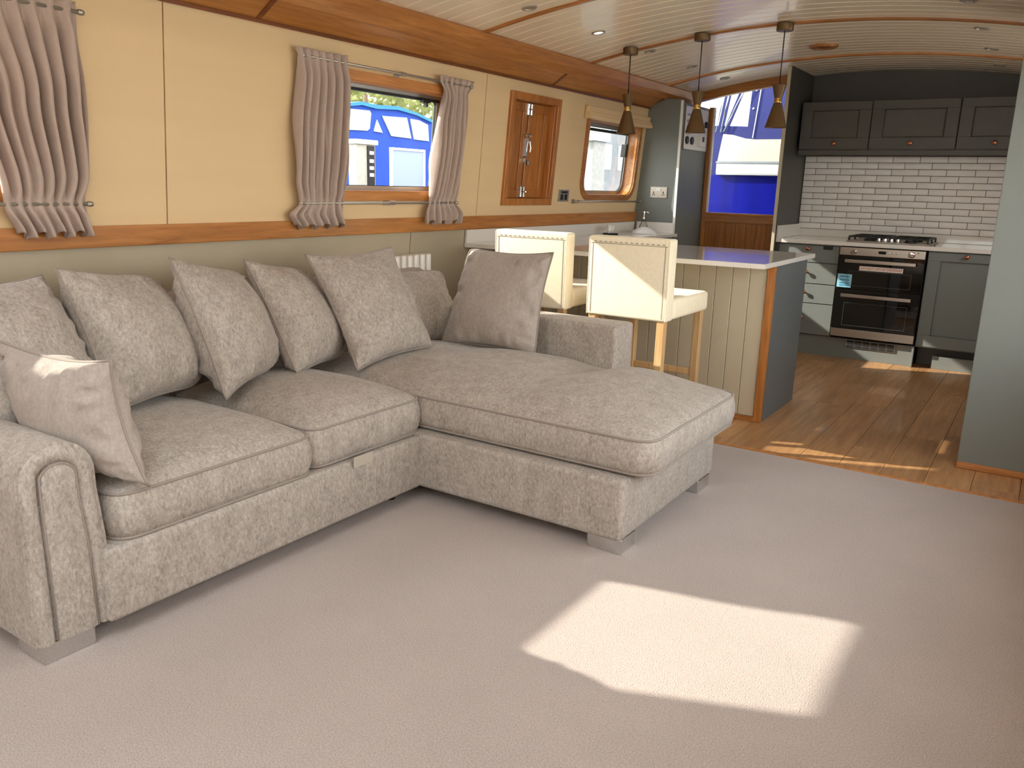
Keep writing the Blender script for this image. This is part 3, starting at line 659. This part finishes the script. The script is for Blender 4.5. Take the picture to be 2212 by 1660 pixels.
t = thing('sink_cabinet', (-2.82, 5.79, 0), 'grey base units under the worktop along the left wall', 'cabinet')
obj('body', B(-3.0, -2.66, 5.14, 6.44, 0, .874), 'unit', t)
for i in range(2): obj('door', B(-2.66, -2.64, 5.15 + i * .645, 5.785 + i * .645, .12, .86, bev=.002), 'unit', t)
# things on the worktop
t = thing('soap_dispenser', (-2.875, 6.33, .9005), 'clear glass soap dispenser with chrome pump on the galley worktop', 'soap dispenser')
obj('bottle', LA([(0, .9005), (.034, .9005), (.036, .91), (.034, .955), (.02, .985), (.013, 1.0), (.013, 1.01)], (-2.875, 6.33, 0), 'z', 20), 'bottle', t, True)
obj('pump', LA([(.015, 1.01), (.015, 1.028), (.006, 1.03), (.006, 1.055), (.013, 1.057), (.013, 1.072), (0, 1.074)], (-2.875, 6.33, 0), 'z', 16), 'chrome', t, 40)
obj('nozzle', T([(-2.875, 6.33, 1.066), (-2.835, 6.32, 1.066), (-2.828, 6.318, 1.058)], .005, 8), 'chrome', t, True)
t = thing('upturned_bowl', (-2.80, 6.18, .9005), 'shallow white upturned bowl beside the soap dispenser', 'bowl')
obj('shell', LA([(.105, .9005), (.107, .905), (.085, .925), (.05, .943), (.03, .947), (.028, .952), (.02, .952), (.018, .947), (0, .947)], (-2.80, 6.18, 0), 'z', 28), 'white', t, True)
t = thing('storage_caddy', (-2.90, 5.78, .9005), 'small pale caddy with dark base on the worktop under the galley window', 'caddy')
obj('base', B(-2.945, -2.855, 5.735, 5.825, .9005, .912, bev=.003), 'dark', t)
for y in (5.755, 5.80): obj('cup', LA([(.017, .912), (.02, .975), (.018, .975), (.015, .914), (0, .914)], (-2.90, y, 0), 'z', 16), 'plastic', t, True)

# ------------------------------------------------------------------ pendants, downlights, vent
def pendant(X, Y, zb, label):
    zc = ceilz(X)
    t = thing('pendant_lamp', (X, Y, zb), label, 'pendant lamp', 'pendant lamps over the breakfast bar')
    obj('ceiling_rose', LA([(0, zc - .048), (.045, zc - .048), (.048, zc - .044), (.048, zc - .008), (0, zc - .008)], (X, Y, 0), 'z', 28), 'bronze', t, 40)
    obj('cable', T([(X, Y, zc - .046), (X, Y, zb + .235)], .0032, 6), 'black', t, True)
    obj('crown', LA([(.009, zb + .245), (.042, zb + .24), (.040, zb + .236), (.022, zb + .165), (.020, zb + .165)], (X, Y, 0), 'z', 24), 'bronze', t, 50)
    obj('neck', LA([(.020, zb + .178), (.0225, zb + .172), (.021, zb + .165), (.0225, zb + .158), (.021, zb + .150), (.023, zb + .143), (.020, zb + .138)], (X, Y, 0), 'z', 24), 'brass', t, 50)
    sh = obj('shade', LA([(.022, zb + .14), (.028, zb + .125), (.062, zb + .003), (.063, zb), (.060, zb), (.026, zb + .122), (.018, zb + .135)], (X, Y, 0), 'z', 32), 'bronze', t, 50)
    obj('bulb', LA([(0, zb + .03), (.012, zb + .034), (.018, zb + .05), (.012, zb + .08), (.012, zb + .12)], (X, Y, 0), 'z', 14), 'lens', t, True)
pendant(-2.43, 4.99, 1.597, 'bronze cone pendant lamp nearest the left wall, in front of the galley window')
pendant(-1.975, 5.03, 1.600, 'bronze cone pendant lamp in the middle, in front of the electrical panel')
pendant(-1.49, 5.06, 1.625, 'bronze cone pendant lamp nearest the tall cabinets, against the blue canvas')
DL = [(-2.40, 3.74, 'near the oak coving, in front of the bar stools'), (-2.40, 4.49, 'lit, above the stools on the left'), (-2.40, 5.215, 'just beyond the left pendant lamp'), (-2.40, 5.95, 'on the left, second from the doorway'), (-2.40, 6.66, 'on the left, nearest the doorway'),
      (-.51, 4.58, 'at the top right edge'), (-.51, 5.33, 'on the right, just beyond the oak batten'), (-.51, 6.06, 'on the right between the last two oak battens'), (-.51, 6.79, 'on the right, nearest the dark cabinets')]
for i, (X, Y, lab) in enumerate(DL):
    sl = math.atan(-.156 * (X + 1.4)); z = ceilz(X)
    t = thing('downlight', (X, Y, z), 'small round ceiling downlight ' + lab, 'downlight', 'ceiling downlights')
    R_ = Matrix.Translation((X, Y, z - .001)) @ Matrix.Rotation(-sl, 4, 'Y')
    bm = LA([(.026, .0), (.028, -.005), (.036, -.006), (.040, -.002), (.040, .004)], (0, 0, 0), 'z', 24); bm.transform(R_); obj('bezel', bm, 'nickel', t, 40)
    bm = LA([(0, -.001), (.027, -.001), (.027, .003)], (0, 0, 0), 'z', 20); bm.transform(R_); obj('lens', bm, 'litlens' if i == 1 else 'lens', t)
t = thing('ceiling_vent', (-1.48, 5.93, ceilz(-1.48)), 'round oak ceiling vent between the last two battens', 'vent')
z = ceilz(-1.48)
obj('ring', LA([(.045, z - .004), (.05, z - .018), (.085, z - .016), (.092, z - .006), (.092, z + .004)], (-1.48, 5.93, 0), 'z', 32), 'oakx', t, 40)
obj('cap', LA([(0, z - .014), (.04, z - .014), (.046, z - .008), (.046, z)], (-1.48, 5.93, 0), 'z', 28), 'oakdark', t, 40)

# ------------------------------------------------------------------ bar stools
def stool(X, Y, rz, label):       # X, Y = middle of the back's rear face on the floor
    t = thing('bar_stool', (X, Y, 0), label, 'bar stool', 'cream bar stools at the breakfast bar', rz)
    def P(name, bm, m, par=None, smooth=False):
        for v in bm.verts: v.co += Vector((X, Y, 0))
        return obj(name, bm, m, par or t, smooth)
    hw = .218
    bk = P('backrest', B(-hw, hw, 0, .09, .625, 1.022, bev=.014, seg=3), 'linen', None, 40)
    bm = bmesh.new()
    for a in ((-hw + .012, hw - .012, .985, .988), ): box(bm, a[0], a[1], -.0015, .003, a[2], a[3])
    for xx in (-hw + .022, hw - .025): box(bm, xx, xx + .003, -.0015, .003, .64, .985)
    P('stitch_line', bm, 'stitch', bk)
    bm = bmesh.new()
    for i in range(14): box(bm, -hw + .03 + i * .028, -hw + .045 + i * .028, -.002, .002, .992, .996)
    P('stitches', bm, 'stitch', bk)
    bm = bmesh.new(); tube(bm, [(hw - .004, .002, .63), (hw - .004, .002, 1.015)], .003, 6); tube(bm, [(-hw + .004, .002, .63), (-hw + .004, .002, 1.015)], .003, 6); P('piping', bm, 'linen', bk)
    st = B(-hw - .004, hw + .004, .085, .56, .628, .73, bev=.022, seg=3)
    for v in st.verts:
        if v.co.z > .72: v.co.z += .012 * max(0, 1 - (v.co.x / hw) ** 2)
    P('seat', st, 'linen', None, 40)
    for xx, yy in ((-hw + .03, .03), (hw - .03, .03), (-hw + .03, .52), (hw - .03, .52)):
        dy = -.012 if yy < .1 else 0
        P('leg', B(xx - .02, xx + .02, yy - .02, yy + .02, 0, .63, bev=.003, seg=1, fn=lambda x_, y_, z_, d=dy: (x_, y_ + d * (1 - z_ / .63), z_)), 'leg')
    P('stretcher', B(-hw + .05, hw - .05, .508, .532, .27, .305, bev=.003, seg=1), 'leg')
    for xx in (-hw + .03, hw - .03): P('stretcher', B(xx - .01, xx + .01, .05, .50, .20, .235, bev=.003, seg=1), 'leg')
stool(-1.728, 3.648, .0, 'cream fabric bar stool nearest the oak corner post, diagonal sun on its back')
stool(-2.30, 3.66, .05, 'cream fabric bar stool behind the sofa pillow, farther from the oak corner post')

# radiator
t = thing('column_radiator', (-2.965, 3.38, 0), 'white column radiator on the wall behind the sofa', 'radiator')
for i in range(10):
    y = 3.13 + i * .053
    bm = bmesh.new(); box(bm, -3.0, -2.935, y - .018, y + .018, .12, .865, bev=.012, seg=3); obj('column', bm, 'white', t, 40)
for z in (.18, .80): obj('header', T([(-2.967, 3.1, z), (-2.967, 3.62, z)], .016, 10), 'white', t, True)
for y in (3.15, 3.58): obj('foot', B(-2.99, -2.945, y - .015, y + .015, 0, .13), 'white', t)

# ------------------------------------------------------------------ sofa
def sq(x0, x1, y0, y1, r, n=8):
    P = []
    for cx, cy, a0 in ((x1 - r, y1 - r, 0), (x0 + r, y1 - r, 1), (x0 + r, y0 + r, 2), (x1 - r, y0 + r, 3)):
        for i in range(n + 1):
            a = PI / 2 * (a0 + i / n); P.append((cx + r * math.cos(a), cy + r * math.sin(a)))
    return P
def resample(P, m):
    P = [Vector((a, b)) for a, b in P]; Ls = [0]
    for i in range(len(P)): Ls.append(Ls[-1] + (P[(i + 1) % len(P)] - P[i]).length)
    outp = []; j = 0
    for k_ in range(m):
        d = Ls[-1] * k_ / m
        while Ls[j + 1] < d: j += 1
        s = (d - Ls[j]) / max(1e-9, Ls[j + 1] - Ls[j]); outp.append(P[j].lerp(P[(j + 1) % len(P)], s))
    return outp
def cushion(x0, x1, y0, y1, zb, zp, crown, r=.06, hump=None, bulge=.012):
    """box cushion: rounded plan, slightly bulging border, domed top"""
    bm = bmesh.new(); m = 120; lp = resample(sq(x0, x1, y0, y1, r), m); cx, cy = (x0 + x1) / 2, (y0 + y1) / 2
    hx, hy = (x1 - x0) / 2, (y1 - y0) / 2
    rings = []
    def top(px, py):
        s, t_ = (px - cx) / hx, (py - cy) / hy
        h = crown * (max(0, 1 - abs(s) ** 3.2) ** .62) * (max(0, 1 - abs(t_) ** 2.6) ** .62)
        h += .008 * noise.noise(Vector((px * 5 + py * 3, py * 8, zp * 9))) * (1 - abs(s) ** 2) * (1 - abs(t_) ** 2)
        if hump: h += hump(px, py) * max(0, 1 - abs(s) ** 4) * max(0, 1 - abs(t_) ** 4)
        return zp + h
    for f in (0, .2, .4, .6): rings.append([bm.verts.new((cx + (p.x - cx) * (.2 + f), cy + (p.y - cy) * (.2 + f), zb - .0)) for p in lp])
    for k_ in range(7):
        s = k_ / 6; o = bulge * math.sin(PI * s)
        rings.append([bm.verts.new((p.x + (p.x - cx) / hx * o, p.y + (p.y - cy) / hy * o, zb + (zp - zb) * s + .004 * noise.noise(Vector((p.x * 6, p.y * 6, s))))) for p in lp])
    K = 22
    for k_ in range(1, K):
        f = 1 - k_ / K; f = f ** 1.0
        rings.append([bm.verts.new((cx + (p.x - cx) * f, cy + (p.y - cy) * f, top(cx + (p.x - cx) * f, cy + (p.y - cy) * f))) for p in lp])
    for a, b in zip(rings, rings[1:]):
        for i in range(m): bm.faces.new((a[i], a[(i + 1) % m], b[(i + 1) % m], b[i]))
    bm.faces.new(rings[0][::-1]); c = bm.verts.new((cx, cy, top(cx, cy)))
    for i in range(m): bm.faces.new((rings[-1][i], rings[-1][(i + 1) % m], c))
    return bm, lp
so = thing('corner_sofa', (-2.1, 2.1, 0), 'large greige chenille corner sofa with chaise on chrome feet', 'sofa')
obj('base', B(-2.98, -1.995, 1.08, 2.40, .055, .268, bev=.016, seg=3), 'sofa', so, 40)
obj('chaise_base', B(-2.98, -1.10, 2.39, 3.30, .055, .280, bev=.022, seg=4), 'sofa', so, 40)
obj('back_frame', B(-2.985, -2.86, 1.0, 3.50, .055, .80, bev=.045, seg=5), 'sofa', so, 40)
# right arm
ra = obj('armrest', B(-2.98, -1.605, 3.31, 3.50, .055, .640, bev=.022, seg=4), 'sofa', so, 40)
# left scroll arm: profile in y-z, extruded along x
def armprof(o=0.0, z0=.055):
    P = [(1.118 + o * 0, z0), (1.112 - o * .0, .30), (1.100, .44)]
    c, r = (.998, .492), .098
    for i in range(0, 13):
        a = -.1 + (PI - .25 + .1) * i / 12; P.append((c[0] + r * math.cos(a) * 1.04, c[1] + r * math.sin(a)))
    P += [(.897, .45), (.899, .30), (.901, z0)]
    return P
bm = PR(armprof(), -2.98, -2.035, 'x'); obj('armrest', bm, 'sofa', so, 50)
# padded front border and inner arch panel
def inset(P, d, cy=1.005, cz=.40):
    Q = []
    for i, (y, z) in enumerate(P):
        a = Vector(P[i - 1]) if i else Vector(P[0]); b = Vector(P[i + 1]) if i < len(P) - 1 else Vector(P[-1])
        t_ = (b - a).normalized(); nn = Vector((-t_.y, t_.x)); Q.append((y + nn.x * d, z + nn.y * d))
    return Q
AP = armprof()
bm = bmesh.new(); prof = [(0, -.045), (.002, -.015), (.012, .006), (.026, .012), (.042, .008), (.052, -.004)]
rows = [[bm.verts.new((-2.032 + dx, y, z)) for y, z in inset(AP, d)] for d, dx in prof]
for a, b in zip(rows, rows[1:]):
    for i in range(len(AP) - 1): bm.faces.new((a[i], a[i + 1], b[i + 1], b[i]))
fb = obj('arm_border', bm, 'sofa', so, True)
IP = inset(AP, .052); bm = bmesh.new()
n_ = len(IP); cen = Vector((sum(p[0] for p in IP) / n_, sum(p[1] for p in IP) / n_))
r0 = [bm.verts.new((-2.034, y, z)) for y, z in IP]; r1 = [bm.verts.new((-2.026, y, z)) for y, z in inset(AP, .056)]; r2 = [bm.verts.new((-2.022, y, z)) for y, z in inset(AP, .066)]
for a, b in ((r0, r1), (r1, r2)):
    for i in range(n_): bm.faces.new((a[i], a[(i + 1) % n_], b[(i + 1) % n_], b[i]))
bm.faces.new(r2); ap = obj('arm_panel', bm, 'sofa', so, 40)
obj('seam_piping', T([(-2.0255, y, z) for y, z in inset(AP, .054)], .0028, 6), 'pipe', ap, True)
# cushions
def seat(x0, x1, y0, y1, zb, zp, crown, r, hump=None):
    bm, lp = cushion(x0, x1, y0, y1, zb, zp, crown, r, hump); c = obj('seat_cushion', bm, 'sofa', so, True)
    for zz in (zp, zb): obj('piping', T([(p.x, p.y, zz + .001) for p in lp], .0048, 6, True), 'pipe', c, True)
seat(-2.82, -2.010, 1.135, 1.850, .272, .402, .085, .06)
seat(-2.82, -2.025, 1.856, 2.440, .276, .412, .085, .05)
seat(-2.84, -1.030, 2.448, 3.345, .292, .414, .10, .075, lambda x, y: (-.048 * math.exp(-((x + 1.64) / .10) ** 2) + .022 * math.exp(-((x + 1.36) / .14) ** 2)) * (.35 + .65 * max(0, min(1, (y - 2.75) / .3))) - .012 * math.exp(-((x + 2.25) / .12) ** 2))
for x0, x1, y0, y1 in ((-1.24, -1.105, 2.415, 2.53), (-1.24, -1.105, 3.15, 3.28), (-2.16, -2.03, .915, 1.055), (-2.9, -2.77, .92, 1.05), (-2.9, -2.77, 3.3, 3.42)):
    obj('foot', B(x0, x1, y0, y1, 0, .056, bev=.002, seg=1), 'chrome', so)
obj('foot', LA([(.02, 0), (.02, .056)], (-2.10, 2.33, 0), 'z', 14), 'black', so)
tg = obj('care_tag', B(-1.986, -1.983, 2.01, 2.11, .245, .285, bev=.001, seg=1), 'tagm', so); tg['label'] = 'shiny grey fabric tag under the seat cushion'

def pillow(corners, T_, label, m='sofa', seed=0, pull=.09, N_=34, back=1.0, soft=(0, 0, .0, 0)):
    TL, TR, BR, BL = [Vector(c) for c in corners]; cen = (TL + TR + BR + BL) / 4
    nn = ((TR - TL) + (BR - BL)).normalized().cross(((TL - BL) + (TR - BR)).normalized()).normalized()
    if nn.dot(Vector((0, 0, 1.25)) - cen) < 0: nn = -nn
    def P(s, t_):   # s right, t up in -1..1
        s2 = s * (1 - pull * (1 - t_ * t_) * abs(s)); t2 = t_ * (1 - pull * (1 - s * s) * abs(t_))
        for q_, (u_, v_) in zip(soft, ((-1, 1), (1, 1), (1, -1), (-1, -1))):
            if q_: f_ = 1 - q_ * max(0, s * u_) ** 5 * max(0, t_ * v_) ** 5; s2 *= f_; t2 *= f_
        a, b = (s2 + 1) / 2, (t2 + 1) / 2
        return BL.lerp(BR, a).lerp(TL.lerp(TR, a), b)
    bm = bmesh.new(); G = {}
    for side in (1, -1):
        for i in range(N_ + 1):
            for j in range(N_ + 1):
                edge = i in (0, N_) or j in (0, N_)
                if edge and side < 0: G[(side, i, j)] = G[(1, i, j)]; continue
                s, t_ = -math.cos(PI * i / N_), -math.cos(PI * j / N_)
                s = .6 * s + .4 * (-1 + 2 * i / N_); t_ = .6 * t_ + .4 * (-1 + 2 * j / N_)
                h = T_ * ((1 - s * s) ** .5) * ((1 - t_ * t_) ** .5) * (1 - .12 * t_)
                e = min(1 - abs(s), 1 - abs(t_))
                cr = .027 * math.exp(-((e - .16) / .12) ** 2) * noise.noise(Vector((s * 2.2 + seed * 3.1, t_ * 7 + (s > 0) * 4 if abs(s) > abs(t_) else s * 7, seed)))
                cr += .008 * noise.noise(Vector((s * 1.8 + seed, t_ * 1.8, seed * 2.3)))
                if edge: cr = 0; h = 0
                G[(side, i, j)] = bm.verts.new(P(s, t_) + nn * side * (h * (1 if side > 0 else back) + (cr if h else 0)))
    for side in (1, -1):
        for i in range(N_):
            for j in range(N_): 
                f = (G[(side, i, j)], G[(side, i + 1, j)], G[(side, i + 1, j + 1)], G[(side, i, j + 1)])
                bm.faces.new(f if side > 0 else f[::-1])
    t = thing('scatter_cushion', (BL + BR) / 2, label, 'cushion', 'greige pillows on the sofa')
    c = obj('cover', bm, m, t, True)
    loop = [P(-1 + 2 * i / 24, -1) for i in range(24)] + [P(1, -1 + 2 * i / 24) for i in range(24)] + [P(1 - 2 * i / 24, 1) for i in range(24)] + [P(-1, 1 - 2 * i / 24) for i in range(24)]
    obj('piping', T(loop, .0042, 6, True), 'pipe', t, True)
    return t
PIL = [
 ([(-2.62, .93, .93), (-2.765, 1.385, .925), (-2.54, 1.46, .48), (-2.38, .98, .49)], .125, 'back cushion at the far left, cut by the left edge of the photo', 'sofa', (0, 0, .2, .1)),
 ([(-2.671, 1.383, .952), (-2.813, 1.81, .895), (-2.60, 1.87, .482), (-2.444, 1.40, .50)], .135, 'back cushion behind the pillow on the scroll arm, its corner peaked', 'sofa', (0, .12, .2, .1)),
 ([(-2.596, 1.743, .972), (-2.779, 2.15, .892), (-2.60, 2.21, .49), (-2.392, 1.79, .478)], .13, 'back cushion standing on the gap between the two seat cushions', 'sofa', (0, .12, .22, 0)),
 ([(-2.696, 2.141, .935), (-2.832, 2.56, .86), (-2.61, 2.62, .47), (-2.441, 2.165, .49)], .125, 'narrow looking back cushion left of the big square one', 'sofa', (0, .1, .2, .05)),
 ([(-2.654, 2.427, .942), (-2.602, 2.911, .956), (-2.355, 2.93, .505), (-2.393, 2.456, .468)], .105, 'big square cushion facing the room at the corner of the chaise', 'sofa', (0, 0, .04, 0)),
 ([(-2.82, 2.98, .83), (-2.69, 3.42, .815), (-2.52, 3.38, .45), (-2.66, 2.95, .46)], .085, 'cushion tucked in the sofa corner behind the square one', 'sofa', (0, .12, .1, 0)),
 ([(-2.412, 3.264, .955), (-1.924, 3.264, .955), (-1.935, 3.162, .478), (-2.478, 3.12, .478)], .095, 'smooth grey cushion leaning on the chaise arm in front of the cream stool', 'velvet', (.08, 0, .05, .05)),
 ([(-2.47, 1.10, .782), (-1.996, 1.15, .782), (-1.955, 1.20, .430), (-2.44, 1.19, .43)], .115, 'front cushion leaning on the scroll arm, sunlit along its top', 'velvet', (0, 0, 0, 0)),
]
for i, (c, T_, lab, m_, sf) in enumerate(PIL): pillow(c, T_, lab, m_, i + 1, back=1.05 if i in (1, 2, 3) else .8, soft=sf, pull=.14 if i == 7 else .09)

# ------------------------------------------------------------------ outside
bm = bmesh.new()
for a in ((-14, -3.4, -12, 40), (RW + .4, 20, -12, 40), (-3.4, RW + .4, 7.6, 40), (-3.4, RW + .4, -12, -2.8)):
    vs = [bm.verts.new((x_, y_, .25)) for x_, y_ in ((a[0], a[2]), (a[1], a[2]), (a[1], a[3]), (a[0], a[3]))]; bm.faces.new(vs)
struct('water', bm, 'water', 'harbour water outside the windows')
struct('quay', B(RW + .7, 14, -12, 30, -.3, .3), 'quay', 'pale concrete quay added along the right side of the boat to bounce light up')  # unseen pale slab, added to reflect daylight up to the ceiling
struct('ground', B(-60, -14, -30, 60, -.5, .5), 'bank', 'grassy bank beyond the boats')
# blue canopy cruiser seen through the square window
t = thing('canopy_cruiser', (-10, 11.2, .25), 'cruiser under a blue canvas canopy with clear windows outside the square window', 'boat')
X0 = -10.0; sc = 1.54
def bx(p): return p
def Yb(y): return y * sc
def Zb(z): return 1.25 + (z - 1.25) * sc
bm = PR([(8.6, .2), (13.6, .2), (14.2, 1.2), (8.2, 1.2)], X0 - 2.4, X0, 'x'); obj('hull', bm, 'bluecanvas', t)
top_pts = [(8.4, 2.25), (10.2, 2.45), (10.45, 2.49), (10.8, 2.46), (11.35, 2.49), (11.86, 2.44), (12.32, 2.34), (13.2, 2.05), (13.4, 1.2), (8.4, 1.2)]
obj('canopy', PR(top_pts, X0 - 2.2, X0, 'x'), 'bluecanvas', t)
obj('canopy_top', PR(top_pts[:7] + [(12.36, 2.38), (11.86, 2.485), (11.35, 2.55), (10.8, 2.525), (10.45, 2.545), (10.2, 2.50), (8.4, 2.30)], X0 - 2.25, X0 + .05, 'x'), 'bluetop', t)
for poly in ([(9.7, 2.40), (10.66, 2.42), (10.70, 2.38), (10.66, 2.13), (10.60, 2.09), (9.7, 2.06)], [(10.84, 2.29), (10.76, 2.09), (10.98, 2.08)], [(10.97, 2.36), (11.62, 2.38), (11.74, 2.03), (11.2, 2.04)], [(11.71, 2.37), (11.97, 2.36), (12.21, 2.30), (12.24, 2.01), (11.81, 2.02)]):
    obj('clear_window', PR(poly, X0 - .01, X0 + .02, 'x'), 'clearp', t)
t = thing('power_pedestal', (-5.2, 5.5, .25), 'grey pontoon pedestal with white cap and black socket face', 'pedestal')
obj('post', B(-5.3, -5.2, 5.38, 5.62, .25, 1.57, bev=.01), 'post', t); obj('cap', B(-5.32, -5.18, 5.36, 5.64, 1.57, 1.61, bev=.008), 'postw', t)
obj('face', B(-5.2, -5.19, 5.51, 5.60, 1.2, 1.56), 'black', t)
for z in (1.31, 1.37, 1.43, 1.5): obj('socket', B(-5.19, -5.18, 5.53, 5.58, z - .015, z + .015, bev=.004), 'postw', t)
t = thing('mesh_screen', (-5.25, 6.1, .25), 'white framed mesh panel standing on the pontoon beyond the window', 'screen')
bm = bmesh.new(); rect_ring(bm, 5.87, 6.36, 1.0, 1.565, .022, -5.26, -5.23); obj('frame', bm, 'postw', t); obj('infill', B(-5.25, -5.24, 5.89, 6.34, 1.02, 1.545), 'mesh', t)
for y in (5.88, 6.35): obj('leg', T([(-5.245, y, .25), (-5.245, y, 1.0)], .012, 8), 'postw', t)
# through the galley window
t = thing('mooring_pillar', (-5.5, 10.5, .25), 'pale square pillar with white cap outside the galley window', 'pillar')
obj('shaft', B(-5.7, -5.5, 10.32, 10.68, .25, 1.88, bev=.02), 'post', t); obj('cap', B(-5.75, -5.45, 10.22, 10.72, 1.88, 2.16, bev=.02), 'postw', t)
t = thing('moored_narrowboat', (-8, 15, .25), 'grey boat with pale side moored beyond the galley window', 'boat')
obj('hull', B(-9.5, -7.5, 13.5, 20, .2, 1.2, bev=.05), 'gelw', t); obj('cabin', PR([(13.9, 1.2), (18.9, 1.2), (18.6, 2.45), (14.2, 2.45)], -9.3, -7.7, 'x'), 'greyboat', t)
for y in (14.7, 15.5, 16.3): obj('window', B(-7.74, -7.68, y, y + .5, 1.6, 2.1, bev=.03), 'gelw', t)
t = thing('far_building', (-16, 26, .5), 'low brick boathouse in the distance beyond the galley window', 'building')
obj('wall', B(-20, -15, 29, 39, .5, 3.4), 'brick', t); obj('roof', PR([(28.6, 3.4), (39.4, 3.4), (39.4, 3.7), (34, 5.2), (28.6, 3.7)], -20.3, -14.7, 'x'), 'greyboat', t)
# blue boat seen through the doorway
YO = 8.3
t = thing('blue_boat', (-2.5, YO, .25), 'blue hulled boat with cream side and navy canvas seen through the doorway', 'boat')
obj('hull', PR([(-3.5, .1), (1.5, .1), (1.9, 1.41), (-3.6, 1.41)], YO, YO + 2.2, 'y'), 'hull', t)
obj('rubbing_strake', B(-2.99, 1.9, YO - .06, YO + .1, 1.41, 1.53, bev=.02), 'gelw', t)
obj('strake_line', B(-2.99, 1.9, YO - .064, YO - .05, 1.525, 1.545), 'greyboat', t)
obj('coaming', PR([(-2.99, 1.53), (1.9, 1.53), (1.9, 1.755), (-2.62, 1.755), (-2.72, 1.765), (-2.85, 1.80), (-2.95, 1.81)], YO - .03, YO + .2, 'y'), 'gel', t)
obj('canvas_lower', PR([(-3.6, 1.41), (-2.99, 1.41), (-2.95, 1.81), (-2.85, 1.80), (-2.72, 1.765), (-2.62, 1.755), (1.9, 1.755), (1.9, 1.86), (-2.62, 1.88), (-3.2, 1.9), (-3.6, 1.9)], YO + .02, YO + .06, 'y'), 'navy', t)
obj('canvas_side', PR([(-2.66, 1.76), (1.9, 1.76), (1.9, 2.9), (-2.60, 2.9)], YO + .0, YO + .04, 'y'), 'navy', t)
obj('canvas_strip', PR([(-2.73, 1.85), (-2.62, 1.85), (-2.58, 2.9), (-2.69, 2.9)], YO + .03, YO + .06, 'y'), 'navy', t)
for a, b, w in (((-3.02, 1.82), (-2.93, 2.4), .03), ((-2.97, 1.82), (-2.72, 2.5), .022), ((-3.02, 1.80), (-3.03, 2.0), .0)):
    if w: obj('canvas_seam', PR([(a[0] - w, a[1]), (a[0] + w, a[1]), (b[0] + w, b[1]), (b[0] - w, b[1])], YO + .05, YO + .07, 'y'), 'navy', t)
obj('clear_window', PR([(-3.6, 1.88), (-2.7, 1.88), (-2.66, 2.9), (-3.6, 2.9)], YO + .075, YO + .08, 'y'), 'vinyl', t)
for a, b in (((-3.04, 1.83), (-2.95, 2.4)), ((-2.99, 1.83), (-2.90, 2.4)), ((-2.96, 1.83), (-2.68, 2.45))): obj('pole', T([(a[0], YO - .01, a[1]), (b[0], YO - .01, b[1])], .007, 8), 'chrome', t, True)
obj('zip', T([(-2.655, YO - .008, 1.77), (-2.60, YO - .008, 2.4)], .005, 6), 'gelw', t)
for z in (1.87, 2.05, 2.22): obj('stud', LA([(.012, 0), (.01, -.006), (0, -.008)], (-2.70 + (z - 1.87) * .09, YO + .03, z), 'y', 12), 'chrome', t)
# trees beyond the canopy boat
LEAFME = {}
def tree(X, Y, H, R_, seed, label):
    rd = random.Random(seed); t = thing('tree', (X, Y, .5), label, 'tree', 'yellow green trees on the bank')
    obj('trunk', T([(X, Y, .4), (X + .1, Y, H * .5), (X, Y + .1, H * .8)], [.16, .12, .06], 8), 'bark', t, True)
    bm = bmesh.new()
    for i in range(1300):
        th, ph_ = rd.uniform(0, 2 * PI), math.acos(rd.uniform(-1, 1)); rr = R_ * rd.uniform(.55, 1) ** .6
        c = Vector((X + rr * math.sin(ph_) * math.cos(th), Y + rr * math.sin(ph_) * math.sin(th), H * .62 + H * .42 * rd.uniform(.55, 1) * math.cos(ph_)))
        a = Vector((rd.gauss(0, 1), rd.gauss(0, 1), rd.gauss(0, 1))).normalized(); b = a.orthogonal().normalized(); s = rd.uniform(.08, .16)
        bm.faces.new([bm.verts.new(c + q_) for q_ in (a * s, b * s * .6, -a * s, -b * s * .6)])
    f = obj('foliage', bm, 'leaf', t); f['kind'] = 'stuff'
for i, (X, Y, H, R_, lab) in enumerate(((-17, 14.6, 4.4, 1.5, 'yellow green tree on the bank, hidden mostly by the left curtain of the square window'), (-17, 17.9, 4.6, 1.55, 'yellow green tree above the left half of the blue canopy'), (-17, 21.1, 4.4, 1.5, 'yellow green tree above the right end of the blue canopy'), (-22, 20.6, 6.0, 1.9, 'taller tree behind the row, above the lower end of the blue canopy'), (-22, 25.0, 6.0, 2.0, 'yellow green tree farthest right on the bank beyond the square window'))):
    tree(X, Y, H, R_, i + 4, lab)
